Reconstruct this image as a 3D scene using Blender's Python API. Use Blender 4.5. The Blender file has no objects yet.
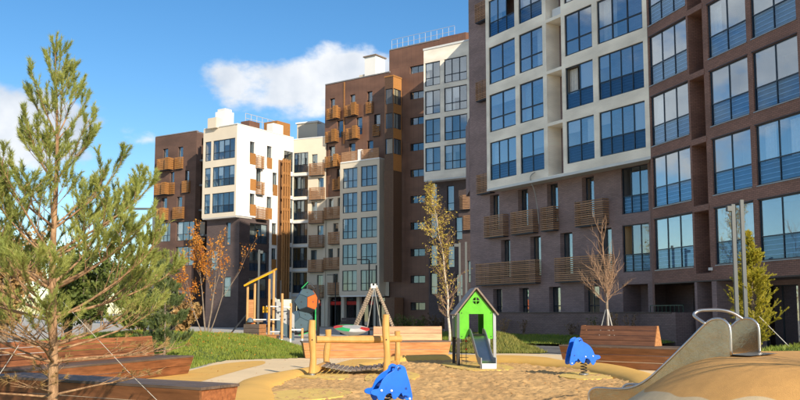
import bpy, math, random
from mathutils import Vector, Matrix, noise
from mathutils.geometry import tessellate_polygon

R = math.radians
rng = random.Random(7)
scene = bpy.context.scene
COL = scene.collection

# ------------------------------------------------------------------ camera
cam_data = bpy.data.cameras.new('camera')
cam = bpy.data.objects.new('camera', cam_data)
COL.objects.link(cam)
cam.location = (0, 0, 1.6)
cam.rotation_euler = (R(90) + math.atan(0.1), 0, 0)
cam_data.sensor_width = 36.0
cam_data.lens = 865 / 800 * 36.0
cam_data.shift_y = (313 - 86.5 - 200) / 800
cam_data.clip_start = 0.1
cam_data.clip_end = 4000
scene.camera = cam

# ------------------------------------------------------------------ sky and sun
SUN_DIR = Vector((0.49, -0.872, 0)).normalized()
SUN_EL = R(24)
world = bpy.data.worlds.new('World')
scene.world = world
world.use_nodes = True
wn = world.node_tree
wn.nodes.clear()


def N(tree, kind, **inp):
    n = tree.nodes.new(kind)
    for k, v in inp.items():
        if k in n.inputs:
            n.inputs[k].default_value = v
        else:
            setattr(n, k, v)
    return n


def build_world():
    t, L = wn, wn.links.new
    out = t.nodes.new('ShaderNodeOutputWorld')
    bg = t.nodes.new('ShaderNodeBackground')
    bg.inputs['Strength'].default_value = 0.15
    sky = t.nodes.new('ShaderNodeTexSky')
    sky.sky_type = 'NISHITA'
    sky.sun_disc = False
    sky.sun_elevation = SUN_EL
    sky.sun_rotation = math.atan2(SUN_DIR.x, SUN_DIR.y)
    sky.altitude = 100
    sky.air_density = 1.0
    sky.dust_density = 0.15
    sky.ozone_density = 2.6
    tc = t.nodes.new('ShaderNodeTexCoord')

    def math_node(op, a, b=None, c=None, clamp=False):
        m = t.nodes.new('ShaderNodeMath')
        m.operation = op
        m.use_clamp = clamp
        for i, v in enumerate((a, b, c)):
            if v is None:
                continue
            if hasattr(v, 'default_value') or hasattr(v, 'links'):
                L(v, m.inputs[i])
            else:
                m.inputs[i].default_value = v
        return m.outputs[0]

    mp = t.nodes.new('ShaderNodeMapping')
    mp.inputs['Scale'].default_value = (1.0, 1.0, 1.55)
    mp.inputs['Location'].default_value = (3.1, 0.4, 0.0)
    L(tc.outputs['Generated'], mp.inputs['Vector'])
    nz = t.nodes.new('ShaderNodeTexNoise')
    nz.inputs['Scale'].default_value = 7.0
    nz.inputs['Detail'].default_value = 9.0
    nz.inputs['Roughness'].default_value = 0.56
    L(mp.outputs[0], nz.inputs['Vector'])
    dens = math_node('MULTIPLY_ADD', nz.outputs['Fac'], 2.3, -1.15)

    def blob(c, s, gain):
        sub = t.nodes.new('ShaderNodeVectorMath')
        sub.operation = 'SUBTRACT'
        L(tc.outputs['Generated'], sub.inputs[0])
        sub.inputs[1].default_value = c
        mul = t.nodes.new('ShaderNodeVectorMath')
        mul.operation = 'MULTIPLY'
        L(sub.outputs[0], mul.inputs[0])
        mul.inputs[1].default_value = s
        ln = t.nodes.new('ShaderNodeVectorMath')
        ln.operation = 'LENGTH'
        L(mul.outputs[0], ln.inputs[0])
        k = math_node('SUBTRACT', 1.0, ln.outputs['Value'], clamp=True)
        k = math_node('MULTIPLY', k, gain)
        return k
    # cumulus banks in view, plus a ring of unseen ones added as fill light
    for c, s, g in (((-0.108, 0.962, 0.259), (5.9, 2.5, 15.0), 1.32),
                    ((-0.05, 0.962, 0.275), (14, 5, 22.0), 0.5),
                    ((-0.378, 0.905, 0.205), (7.0, 2.5, 23.0), 1.1),
                    ((-0.40, 0.90, 0.165), (9, 5, 28.0), 0.75),
                    ((-0.275, 0.94, 0.19), (22, 10, 36.0), 0.75),
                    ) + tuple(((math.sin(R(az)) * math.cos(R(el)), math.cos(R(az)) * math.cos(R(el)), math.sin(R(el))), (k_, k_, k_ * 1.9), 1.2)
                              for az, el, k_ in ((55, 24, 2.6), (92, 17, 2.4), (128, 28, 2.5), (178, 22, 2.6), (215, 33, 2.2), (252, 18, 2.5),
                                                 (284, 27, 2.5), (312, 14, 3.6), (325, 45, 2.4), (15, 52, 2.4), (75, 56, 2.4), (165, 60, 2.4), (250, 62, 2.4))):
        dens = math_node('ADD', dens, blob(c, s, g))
    mr = t.nodes.new('ShaderNodeMapRange')
    mr.interpolation_type = 'SMOOTHSTEP'
    mr.inputs['From Min'].default_value = 0.42
    mr.inputs['From Max'].default_value = 0.72
    L(dens, mr.inputs['Value'])
    # cloud tone: softer grey inside and underneath
    nz2 = t.nodes.new('ShaderNodeTexNoise')
    nz2.inputs['Scale'].default_value = 11.0
    nz2.inputs['Detail'].default_value = 6.0
    mp2 = t.nodes.new('ShaderNodeMapping')
    mp2.inputs['Location'].default_value = (3.16, 0.4, 0.10)
    L(tc.outputs['Generated'], mp2.inputs['Vector'])
    L(mp2.outputs[0], nz2.inputs['Vector'])
    cr = t.nodes.new('ShaderNodeValToRGB')
    cr.color_ramp.elements[0].position = 0.34
    cr.color_ramp.elements[0].color = (1.55, 1.75, 2.05, 1)
    cr.color_ramp.elements[1].position = 0.58
    cr.color_ramp.elements[1].color = (2.75, 2.77, 2.8, 1)
    L(nz2.outputs['Fac'], cr.inputs['Fac'])
    mx = t.nodes.new('ShaderNodeMix')
    mx.data_type = 'RGBA'
    k = math_node('MULTIPLY', mr.outputs[0], 0.93)
    L(k, mx.inputs[0])
    hs = t.nodes.new('ShaderNodeHueSaturation')
    hs.inputs['Saturation'].default_value = 1.27
    hs.inputs['Value'].default_value = 0.41
    L(sky.outputs[0], hs.inputs['Color'])
    L(hs.outputs[0], mx.inputs[6])
    L(cr.outputs[0], mx.inputs[7])
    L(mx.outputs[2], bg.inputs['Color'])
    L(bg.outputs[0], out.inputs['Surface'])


build_world()
sun_data = bpy.data.lights.new('sun', 'SUN')
sun_data.energy = 2.75
sun_data.angle = R(0.5)
sun_data.color = (1.0, 0.88, 0.70)
sun = bpy.data.objects.new('sun', sun_data)
COL.objects.link(sun)
sd = Vector((SUN_DIR.x * math.cos(SUN_EL), SUN_DIR.y * math.cos(SUN_EL), math.sin(SUN_EL)))
sun.rotation_euler = sd.to_track_quat('Z', 'Y').to_euler()
sun.location = sd * 120

vs = scene.view_settings
vs.view_transform = 'Standard'
vs.look = 'None'
vs.gamma = 1.0
vs.exposure = 1.32
vs.use_curve_mapping = False
scene.cycles.use_denoising = True
scene.cycles.max_bounces = 8
scene.cycles.transparent_max_bounces = 24

# ------------------------------------------------------------------ materials
MATS = {}


def new_mat(name):
    m = bpy.data.materials.new(name)
    m.use_nodes = True
    m.node_tree.nodes.clear()
    return m, m.node_tree


def pm(name, base, rough=0.6, var=0.15, scale=2.0, bump=0.15, bscale=30.0, metal=0.0, spec=0.4,
       c2=None, coords='Object', rnd=0.0, dist=0.01, stretch=None, detail=5.0, trans=0.0):
    """Principled material whose colour and relief come from noise."""
    m, t = new_mat(name)
    L = t.links.new
    out = t.nodes.new('ShaderNodeOutputMaterial')
    b = t.nodes.new('ShaderNodeBsdfPrincipled')
    b.inputs['Roughness'].default_value = rough
    b.inputs['Metallic'].default_value = metal
    b.inputs['Specular IOR Level'].default_value = spec
    tc = t.nodes.new('ShaderNodeTexCoord')
    src = tc.outputs[coords]
    if stretch:
        mp = t.nodes.new('ShaderNodeMapping')
        mp.inputs['Scale'].default_value = stretch
        L(src, mp.inputs['Vector'])
        src = mp.outputs[0]
    nz = N(t, 'ShaderNodeTexNoise', Scale=scale, Detail=detail, Roughness=0.6)
    L(src, nz.inputs['Vector'])
    mx = t.nodes.new('ShaderNodeMix')
    mx.data_type = 'RGBA'
    if c2 is None:
        lo = [c * (1 - var) for c in base]
        hi = [min(1, c * (1 + var)) for c in base]
    else:
        lo, hi = base, c2
    mr = N(t, 'ShaderNodeMapRange')
    mr.inputs['From Min'].default_value = 0.3
    mr.inputs['From Max'].default_value = 0.7
    L(nz.outputs['Fac'], mr.inputs['Value'])
    L(mr.outputs[0], mx.inputs[0])
    mx.inputs[6].default_value = (*lo, 1)
    mx.inputs[7].default_value = (*hi, 1)
    col = mx.outputs[2]
    if rnd:
        oi = t.nodes.new('ShaderNodeObjectInfo')
        m2 = N(t, 'ShaderNodeMapRange')
        m2.inputs['To Min'].default_value = 1 - rnd
        m2.inputs['To Max'].default_value = 1 + rnd
        L(oi.outputs['Random'], m2.inputs['Value'])
        vm = t.nodes.new('ShaderNodeVectorMath')
        vm.operation = 'SCALE'
        L(col, vm.inputs[0])
        L(m2.outputs[0], vm.inputs['Scale'])
        col = vm.outputs[0]
    L(col, b.inputs['Base Color'])
    if bump:
        bz = N(t, 'ShaderNodeTexNoise', Scale=bscale, Detail=6.0, Roughness=0.65)
        L(src, bz.inputs['Vector'])
        bp = t.nodes.new('ShaderNodeBump')
        bp.inputs['Strength'].default_value = bump
        bp.inputs['Distance'].default_value = dist
        L(bz.outputs['Fac'], bp.inputs['Height'])
        L(bp.outputs[0], b.inputs['Normal'])
    surf = b.outputs[0]
    if trans:
        tr = t.nodes.new('ShaderNodeBsdfTranslucent')
        L(col, tr.inputs['Color'])
        ms = t.nodes.new('ShaderNodeMixShader')
        ms.inputs[0].default_value = trans
        L(surf, ms.inputs[1])
        L(tr.outputs[0], ms.inputs[2])
        surf = ms.outputs[0]
    L(surf, out.inputs['Surface'])
    MATS[name] = m
    return m


def brick_mat(name, c1, c2, mortar, w=0.25, h=0.075, msize=0.008, rough=0.8, bump=0.5):
    m, t = new_mat(name)
    L = t.links.new
    out = t.nodes.new('ShaderNodeOutputMaterial')
    b = t.nodes.new('ShaderNodeBsdfPrincipled')
    b.inputs['Roughness'].default_value = rough
    tc = t.nodes.new('ShaderNodeTexCoord')
    br = t.nodes.new('ShaderNodeTexBrick')
    br.inputs['Scale'].default_value = 1.0
    br.inputs['Brick Width'].default_value = w
    br.inputs['Row Height'].default_value = h
    br.inputs['Mortar Size'].default_value = msize
    br.inputs['Mortar Smooth'].default_value = 0.2
    br.inputs['Color1'].default_value = (*c1, 1)
    br.inputs['Color2'].default_value = (*c2, 1)
    br.inputs['Mortar'].default_value = (*mortar, 1)
    L(tc.outputs['UV'], br.inputs['Vector'])
    nz = N(t, 'ShaderNodeTexNoise', Scale=0.35, Detail=6.0)
    mp = t.nodes.new('ShaderNodeMapping')
    mp.inputs['Scale'].default_value = (1, 2.4, 1)
    L(tc.outputs['UV'], mp.inputs['Vector'])
    L(mp.outputs[0], nz.inputs['Vector'])
    mr = N(t, 'ShaderNodeMapRange')
    mr.inputs['From Min'].default_value = 0.3
    mr.inputs['From Max'].default_value = 0.7
    mr.inputs['To Min'].default_value = 0.78
    mr.inputs['To Max'].default_value = 1.2
    L(nz.outputs['Fac'], mr.inputs['Value'])
    vm = t.nodes.new('ShaderNodeVectorMath')
    vm.operation = 'SCALE'
    L(br.outputs['Color'], vm.inputs[0])
    L(mr.outputs[0], vm.inputs['Scale'])
    L(vm.outputs[0], b.inputs['Base Color'])
    bp = t.nodes.new('ShaderNodeBump')
    bp.inputs['Strength'].default_value = bump
    bp.inputs['Distance'].default_value = 0.006
    bp.invert = True
    L(br.outputs['Fac'], bp.inputs['Height'])
    L(bp.outputs[0], b.inputs['Normal'])
    L(b.outputs[0], out.inputs['Surface'])
    MATS[name] = m
    return m


def glass_mat(name, refl, tint, gl=(0.80, 0.92, 1.0), wob=0.012):
    m, t = new_mat(name)
    L = t.links.new
    out = t.nodes.new('ShaderNodeOutputMaterial')
    g = t.nodes.new('ShaderNodeBsdfGlossy')
    g.inputs['Roughness'].default_value = 0.015
    g.inputs['Color'].default_value = (*gl, 1)
    tr = t.nodes.new('ShaderNodeBsdfTransparent')
    tr.inputs['Color'].default_value = (*tint, 1)
    lw = t.nodes.new('ShaderNodeLayerWeight')
    lw.inputs['Blend'].default_value = 0.5
    pw = t.nodes.new('ShaderNodeMath')
    pw.operation = 'POWER'
    pw.inputs[1].default_value = 3.0
    L(lw.outputs['Facing'], pw.inputs[0])
    ad = t.nodes.new('ShaderNodeMath')
    ad.operation = 'MULTIPLY_ADD'
    ad.use_clamp = True
    ad.inputs[1].default_value = 0.9
    ad.inputs[2].default_value = refl
    L(pw.outputs[0], ad.inputs[0])
    # every pane sits a hair out of true, so neighbouring panes mirror slightly different bits of sky
    oi = t.nodes.new('ShaderNodeObjectInfo')
    wnz = t.nodes.new('ShaderNodeTexWhiteNoise')
    wnz.noise_dimensions = '1D'
    L(oi.outputs['Random'], wnz.inputs['W'])
    sub = t.nodes.new('ShaderNodeVectorMath')
    sub.operation = 'SUBTRACT'
    L(wnz.outputs['Color'], sub.inputs[0])
    sub.inputs[1].default_value = (0.5, 0.5, 0.5)
    scl = t.nodes.new('ShaderNodeVectorMath')
    scl.operation = 'SCALE'
    scl.inputs['Scale'].default_value = wob
    L(sub.outputs[0], scl.inputs[0])
    ge = t.nodes.new('ShaderNodeNewGeometry')
    add = t.nodes.new('ShaderNodeVectorMath')
    add.operation = 'ADD'
    L(ge.outputs['Normal'], add.inputs[0])
    L(scl.outputs[0], add.inputs[1])
    nrm = t.nodes.new('ShaderNodeVectorMath')
    nrm.operation = 'NORMALIZE'
    L(add.outputs[0], nrm.inputs[0])
    L(nrm.outputs[0], g.inputs['Normal'])
    ms = t.nodes.new('ShaderNodeMixShader')
    L(ad.outputs[0], ms.inputs[0])
    L(tr.outputs[0], ms.inputs[1])
    L(g.outputs[0], ms.inputs[2])
    L(ms.outputs[0], out.inputs['Surface'])
    MATS[name] = m
    return m


def wood_mat(name, c1, c2, rough=0.55, rnd=0.18, spec=0.35):
    return pm(name, c1, rough=rough, c2=c2, scale=1.0, stretch=(1.6, 14, 14), bump=0.25, bscale=2.5,
              rnd=rnd, spec=spec, dist=0.004, detail=7.0)


brick_mat('brick_plum', (0.31, 0.214, 0.202), (0.245, 0.169, 0.160), (0.18, 0.128, 0.122))
brick_mat('brick_red_brown', (0.30, 0.158, 0.120), (0.235, 0.124, 0.095), (0.10, 0.06, 0.048))
brick_mat('brick_cream', (0.93, 0.85, 0.72), (0.91, 0.83, 0.70), (0.86, 0.78, 0.66), bump=0.25)
brick_mat('brick_wall_plum', (0.23, 0.156, 0.146), (0.18, 0.122, 0.115), (0.08, 0.06, 0.058))
brick_mat('brick_base', (0.11, 0.078, 0.074), (0.088, 0.062, 0.059), (0.06, 0.045, 0.043))  # dark brick, made darker still to stand in for missing shade
brick_mat('brick_far_brown', (0.125, 0.068, 0.050), (0.105, 0.058, 0.043), (0.08, 0.05, 0.04))
brick_mat('panel_brown', (0.165, 0.082, 0.052), (0.150, 0.075, 0.048), (0.08, 0.042, 0.028), w=0.62, h=2.96, msize=0.012, rough=0.55, bump=0.4)
pm('plaster_cream', (0.66, 0.58, 0.46), rough=0.85, var=0.06, scale=0.4, bump=0.1, bscale=60)
pm('plaster_white', (0.80, 0.79, 0.76), rough=0.85, var=0.03, scale=0.3, bump=0.1, bscale=60)
pm('slab_white', (0.66, 0.67, 0.66), rough=0.8, var=0.05, bump=0.05)
pm('roof_grey', (0.20, 0.20, 0.21), rough=0.8)
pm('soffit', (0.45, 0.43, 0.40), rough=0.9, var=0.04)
pm('frame_dark', (0.014, 0.020, 0.030), rough=0.4, var=0.1, bump=0)
pm('frame_slate', (0.020, 0.034, 0.052), rough=0.35, var=0.1, bump=0)
pm('rail_blue', (0.55, 0.66, 0.78), rough=0.4, var=0.1, bump=0)
pm('board_blue', (0.13, 0.205, 0.27), rough=0.4, var=0.12, bump=0, rnd=0.2)
pm('board_navy', (0.050, 0.075, 0.11), rough=0.4, var=0.12, bump=0, rnd=0.2)
pm('rail_dark', (0.10, 0.14, 0.20), rough=0.4, var=0.1, bump=0)
pm('room', (0.52, 0.47, 0.40), rough=0.9, var=0.12, scale=0.9, bump=0, rnd=0.65)
pm('room_warm', (0.58, 0.40, 0.22), rough=0.9, var=0.12, scale=0.9, bump=0, rnd=0.4)
pm('room_dark', (0.20, 0.20, 0.21), rough=0.9, var=0.12, scale=0.9, bump=0, rnd=0.6)
pm('curtain', (0.72, 0.70, 0.66), rough=0.9, var=0.08, scale=6, bump=0, rnd=0.25, trans=0.25)
pm('blind', (0.46, 0.43, 0.40), rough=0.8, var=0.08, scale=20, stretch=(0.1, 0.1, 3), bump=0, rnd=0.5)
pm('dark_inside', (0.05, 0.05, 0.055), rough=0.9)
glass_mat('glass_blue', 0.19, (0.95, 0.98, 1.0), gl=(0.88, 0.95, 1.0))
glass_mat('glass_panel', 0.03, (0.74, 0.86, 0.95), gl=(0.6, 0.8, 1.0))
glass_mat('glass_far', 0.14, (0.86, 0.92, 0.95), gl=(0.75, 0.88, 1.0))
glass_mat('glass_shop', 0.30, (0.35, 0.38, 0.40), gl=(0.9, 0.92, 0.95))
wood_mat('slat_wood', (0.26, 0.135, 0.065), (0.42, 0.235, 0.125), rough=0.6, rnd=0.25)
wood_mat('slat_dark', (0.095, 0.052, 0.032), (0.165, 0.092, 0.055), rough=0.6, rnd=0.2)
wood_mat('slat_orange', (0.27, 0.120, 0.034), (0.40, 0.19, 0.06), rough=0.6, rnd=0.15)
wood_mat('plank_orange', (0.32, 0.130, 0.045), (0.56, 0.27, 0.11), rough=0.5, rnd=0.18)
wood_mat('plank_top', (0.085, 0.058, 0.042), (0.17, 0.12, 0.09), rough=0.6, rnd=0.2)
wood_mat('plank_red', (0.13, 0.045, 0.020), (0.34, 0.130, 0.052), rough=0.5, rnd=0.28)
wood_mat('plank_brown', (0.115, 0.045, 0.020), (0.23, 0.095, 0.042), rough=0.4, rnd=0.18, spec=0.5)
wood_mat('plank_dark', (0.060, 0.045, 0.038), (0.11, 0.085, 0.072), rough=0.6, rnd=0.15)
wood_mat('plank_grey', (0.17, 0.125, 0.095), (0.25, 0.19, 0.15), rough=0.6, rnd=0.15)
pm('log_wood', (0.46, 0.23, 0.055), c2=(0.62, 0.35, 0.11), rough=0.5, scale=1.4, stretch=(5, 5, 1), bump=0.3, bscale=5, dist=0.01)
pm('post_wood', (0.46, 0.24, 0.085), c2=(0.60, 0.35, 0.14), rough=0.5, scale=2, stretch=(6, 6, 1), bump=0.1)
pm('steel', (0.60, 0.57, 0.53), rough=0.30, var=0.12, metal=1.0, scale=3.0, bump=0.12, bscale=6, dist=0.02)
pm('steel_reflect_tan', (0.52, 0.45, 0.35), rough=0.22, var=0.25, metal=1.0, scale=1.6, bump=0.22, bscale=1.3, dist=0.06)  # tan of the reflected sand and rubber is put into the steel colour
pm('galvanised', (0.32, 0.335, 0.35), rough=0.45, var=0.08, metal=0.7, bump=0.03)
pm('post_grey', (0.085, 0.095, 0.098), rough=0.5, var=0.06, bump=0.02)
pm('roof_sheet', (0.26, 0.25, 0.24), rough=0.6, var=0.08, bump=0.03)
pm('black_metal', (0.012, 0.012, 0.014), rough=0.45, bump=0)
pm('dark_post', (0.030, 0.026, 0.026), rough=0.5, bump=0)
pm('hdpe_green', (0.105, 0.44, 0.020), rough=0.35, var=0.16, scale=3.5, bump=0.05)
pm('hdpe_blue', (0.006, 0.13, 0.70), rough=0.32, var=0.16, scale=3.5, bump=0.04, spec=0.5)
pm('hdpe_dark_blue', (0.010, 0.05, 0.26), rough=0.35, var=0.05, bump=0.04)
pm('paint_white', (0.75, 0.75, 0.75), rough=0.4, var=0.04, bump=0)
pm('paint_yellow', (0.72, 0.36, 0.010), rough=0.4, var=0.06, bump=0.02)
pm('paint_red', (0.55, 0.03, 0.02), rough=0.4, bump=0)
pm('paint_orange', (0.62, 0.13, 0.03), rough=0.4, bump=0.02)
pm('paint_green', (0.03, 0.42, 0.12), rough=0.4, bump=0.02)
pm('rail_green', (0.012, 0.05, 0.03), rough=0.4, bump=0)
pm('panel_slate', (0.075, 0.12, 0.15), rough=0.45, var=0.08, bump=0.03)
pm('panel_lightgrey', (0.40, 0.41, 0.41), rough=0.45, var=0.06, bump=0.03)
pm('panel_navy', (0.02, 0.05, 0.14), rough=0.4, bump=0.02)
pm('panel_charcoal', (0.055, 0.06, 0.065), rough=0.5, bump=0.02)
pm('rope', (0.35, 0.34, 0.31), rough=0.9)
pm('swing_wrap', (0.42, 0.33, 0.24), rough=0.9)
pm('strap', (0.48, 0.46, 0.42), rough=0.8)
pm('rubber_beige', (0.76, 0.58, 0.35), rough=0.85, var=0.07, scale=0.9, bump=0.3, bscale=90, dist=0.004)
pm('rubber_ochre', (0.70, 0.41, 0.10), rough=0.85, var=0.08, scale=1.2, bump=0.3, bscale=90, dist=0.004)
pm('rubber_yellow', (0.70, 0.48, 0.13), rough=0.85, var=0.08, scale=2.0, bump=0.3, bscale=90, dist=0.004)
pm('asphalt', (0.13, 0.13, 0.135), rough=0.9, var=0.18, scale=0.5, bump=0.3, bscale=60)
pm('pavers', (0.44, 0.41, 0.36), rough=0.9, var=0.14, scale=0.3, bump=0.2, bscale=40)
pm('soil', (0.08, 0.06, 0.035), rough=0.95, c2=(0.05, 0.075, 0.018), scale=2.0, bump=0.6, bscale=14, dist=0.03)
pm('turf', (0.060, 0.105, 0.016), c2=(0.115, 0.155, 0.028), rough=0.9, scale=1.6, bump=0.8, bscale=26, dist=0.04)
pm('grass', (0.15, 0.24, 0.024), c2=(0.36, 0.38, 0.065), rough=0.6, scale=1.1, bump=0, trans=0.35)
pm('grass_dry', (0.16, 0.20, 0.030), c2=(0.36, 0.31, 0.085), rough=0.6, scale=1.5, bump=0, trans=0.35)
pm('bark_pine', (0.17, 0.085, 0.040), c2=(0.50, 0.31, 0.17), rough=0.95, scale=14, stretch=(1, 1, 0.4), bump=1.0, bscale=30, dist=0.03, detail=8.0)
pm('bark_grey', (0.16, 0.12, 0.09), c2=(0.27, 0.21, 0.16), rough=0.9, scale=8, bump=0.3)
pm('bark_birch', (0.62, 0.56, 0.47), c2=(0.42, 0.34, 0.26), rough=0.8, scale=5, stretch=(1, 1, 3), bump=0.2)
pm('twig_red', (0.25, 0.145, 0.085), c2=(0.36, 0.23, 0.145), rough=0.8, bump=0)
pm('needles', (0.17, 0.22, 0.050), c2=(0.41, 0.425, 0.105), rough=0.5, scale=2.6, bump=0, trans=0.25, spec=0.3)
pm('needles_tan', (0.30, 0.17, 0.06), c2=(0.38, 0.26, 0.10), rough=0.7, scale=5, bump=0, trans=0.25)
pm('needles_blue', (0.085, 0.130, 0.045), c2=(0.17, 0.21, 0.075), rough=0.5, scale=2.5, bump=0, trans=0.2)
pm('needles_lime', (0.34, 0.34, 0.03), c2=(0.62, 0.52, 0.06), rough=0.5, scale=4.0, bump=0, trans=0.3)
pm('leaf_orange', (0.52, 0.15, 0.020), c2=(0.68, 0.34, 0.045), rough=0.6, scale=2.0, bump=0, trans=0.35)
pm('leaf_yellow', (0.45, 0.33, 0.04), c2=(0.70, 0.54, 0.11), rough=0.6, scale=2.0, bump=0, trans=0.35)
pm('leaf_green', (0.07, 0.11, 0.022), c2=(0.17, 0.20, 0.045), rough=0.6, scale=1.5, bump=0, trans=0.3)
pm('leaf_rust', (0.36, 0.20, 0.075), c2=(0.52, 0.36, 0.15), rough=0.7, scale=1.5, bump=0, trans=0.3)
pm('leaf_dry', (0.10, 0.055, 0.035), c2=(0.17, 0.12, 0.05), rough=0.8, scale=3, bump=0, trans=0.2)
pm('stone', (0.42, 0.40, 0.37), rough=0.9, var=0.2, scale=3, bump=0.6, bscale=8, dist=0.03)
pm('hull_white', (0.62, 0.60, 0.56), rough=0.5, var=0.1)


def sand_material():
    m, t = new_mat('sand')
    L = t.links.new
    out = t.nodes.new('ShaderNodeOutputMaterial')
    b = t.nodes.new('ShaderNodeBsdfPrincipled')
    b.inputs['Roughness'].default_value = 0.95
    b.inputs['Specular IOR Level'].default_value = 0.1
    tc = t.nodes.new('ShaderNodeTexCoord')
    n1 = N(t, 'ShaderNodeTexNoise', Scale=0.8, Detail=6.0)
    n2 = N(t, 'ShaderNodeTexNoise', Scale=9.0, Detail=8.0, Roughness=0.7)
    n3 = N(t, 'ShaderNodeTexNoise', Scale=60.0, Detail=4.0, Roughness=0.7)
    for n in (n1, n2, n3):
        L(tc.outputs['Object'], n.inputs['Vector'])
    cr = t.nodes.new('ShaderNodeValToRGB')
    cr.color_ramp.elements[0].position = 0.25
    cr.color_ramp.elements[0].color = (0.42, 0.24, 0.100, 1)
    cr.color_ramp.elements[1].position = 0.72
    cr.color_ramp.elements[1].color = (0.66, 0.425, 0.19, 1)
    ad = t.nodes.new('ShaderNodeMath')
    ad.operation = 'MULTIPLY_ADD'
    ad.inputs[1].default_value = 0.55
    L(n1.outputs['Fac'], ad.inputs[0])
    ml = t.nodes.new('ShaderNodeMath')
    ml.operation = 'MULTIPLY'
    ml.inputs[1].default_value = 0.45
    L(n2.outputs['Fac'], ml.inputs[0])
    L(ml.outputs[0], ad.inputs[2])
    L(ad.outputs[0], cr.inputs['Fac'])
    L(cr.outputs[0], b.inputs['Base Color'])
    sm = t.nodes.new('ShaderNodeMath')
    sm.operation = 'MULTIPLY_ADD'
    sm.inputs[1].default_value = 0.25
    L(n3.outputs['Fac'], sm.inputs[0])
    L(n2.outputs['Fac'], sm.inputs[2])
    bp = t.nodes.new('ShaderNodeBump')
    bp.inputs['Strength'].default_value = 0.7
    bp.inputs['Distance'].default_value = 0.04
    L(sm.outputs[0], bp.inputs['Height'])
    L(bp.outputs[0], b.inputs['Normal'])
    L(b.outputs[0], out.inputs['Surface'])
    MATS['sand'] = m


def mound_material():
    """Two poured rubber colours that meet along a wavy line part way up the mound."""
    m, t = new_mat('rubber_mound')
    L = t.links.new
    out = t.nodes.new('ShaderNodeOutputMaterial')
    b = t.nodes.new('ShaderNodeBsdfPrincipled')
    b.inputs['Roughness'].default_value = 0.85
    ge = t.nodes.new('ShaderNodeNewGeometry')
    sp = t.nodes.new('ShaderNodeSeparateXYZ')
    L(ge.outputs['Position'], sp.inputs[0])
    nz = N(t, 'ShaderNodeTexNoise', Scale=0.9, Detail=1.0)
    L(ge.outputs['Position'], nz.inputs['Vector'])
    ma = t.nodes.new('ShaderNodeMath')
    ma.operation = 'MULTIPLY_ADD'
    ma.inputs[1].default_value = -0.35
    L(nz.outputs['Fac'], ma.inputs[0])
    L(sp.outputs['Z'], ma.inputs[2])
    mr = N(t, 'ShaderNodeMapRange')
    mr.inputs['From Min'].default_value = 0.325
    mr.inputs['From Max'].default_value = 0.335
    L(ma.outputs[0], mr.inputs['Value'])
    n2 = N(t, 'ShaderNodeTexNoise', Scale=2.2, Detail=12.0, Roughness=0.8)
    L(ge.outputs['Position'], n2.inputs['Vector'])
    n2r = N(t, 'ShaderNodeMapRange')
    n2r.inputs['To Min'].default_value = 0.55
    n2r.inputs['To Max'].default_value = 1.40
    L(n2.outputs['Fac'], n2r.inputs['Value'])
    mx = t.nodes.new('ShaderNodeMix')
    mx.data_type = 'RGBA'
    mx.inputs[6].default_value = (0.58, 0.45, 0.27, 1)
    mx.inputs[7].default_value = (0.58, 0.31, 0.095, 1)
    L(mr.outputs[0], mx.inputs[0])
    vm = t.nodes.new('ShaderNodeVectorMath')
    vm.operation = 'SCALE'
    L(mx.outputs[2], vm.inputs[0])
    L(n2r.outputs[0], vm.inputs['Scale'])
    L(vm.outputs[0], b.inputs['Base Color'])
    n3 = N(t, 'ShaderNodeTexNoise', Scale=90.0, Detail=3.0)
    L(ge.outputs['Position'], n3.inputs['Vector'])
    bp = t.nodes.new('ShaderNodeBump')
    bp.inputs['Strength'].default_value = 0.7
    bp.inputs['Distance'].default_value = 0.008
    L(n3.outputs['Fac'], bp.inputs['Height'])
    L(bp.outputs[0], b.inputs['Normal'])
    L(b.outputs[0], out.inputs['Surface'])
    MATS['rubber_mound'] = m


sand_material()
mound_material()

# ------------------------------------------------------------------ mesh helpers


def V(*a):
    return Vector(a)


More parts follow.
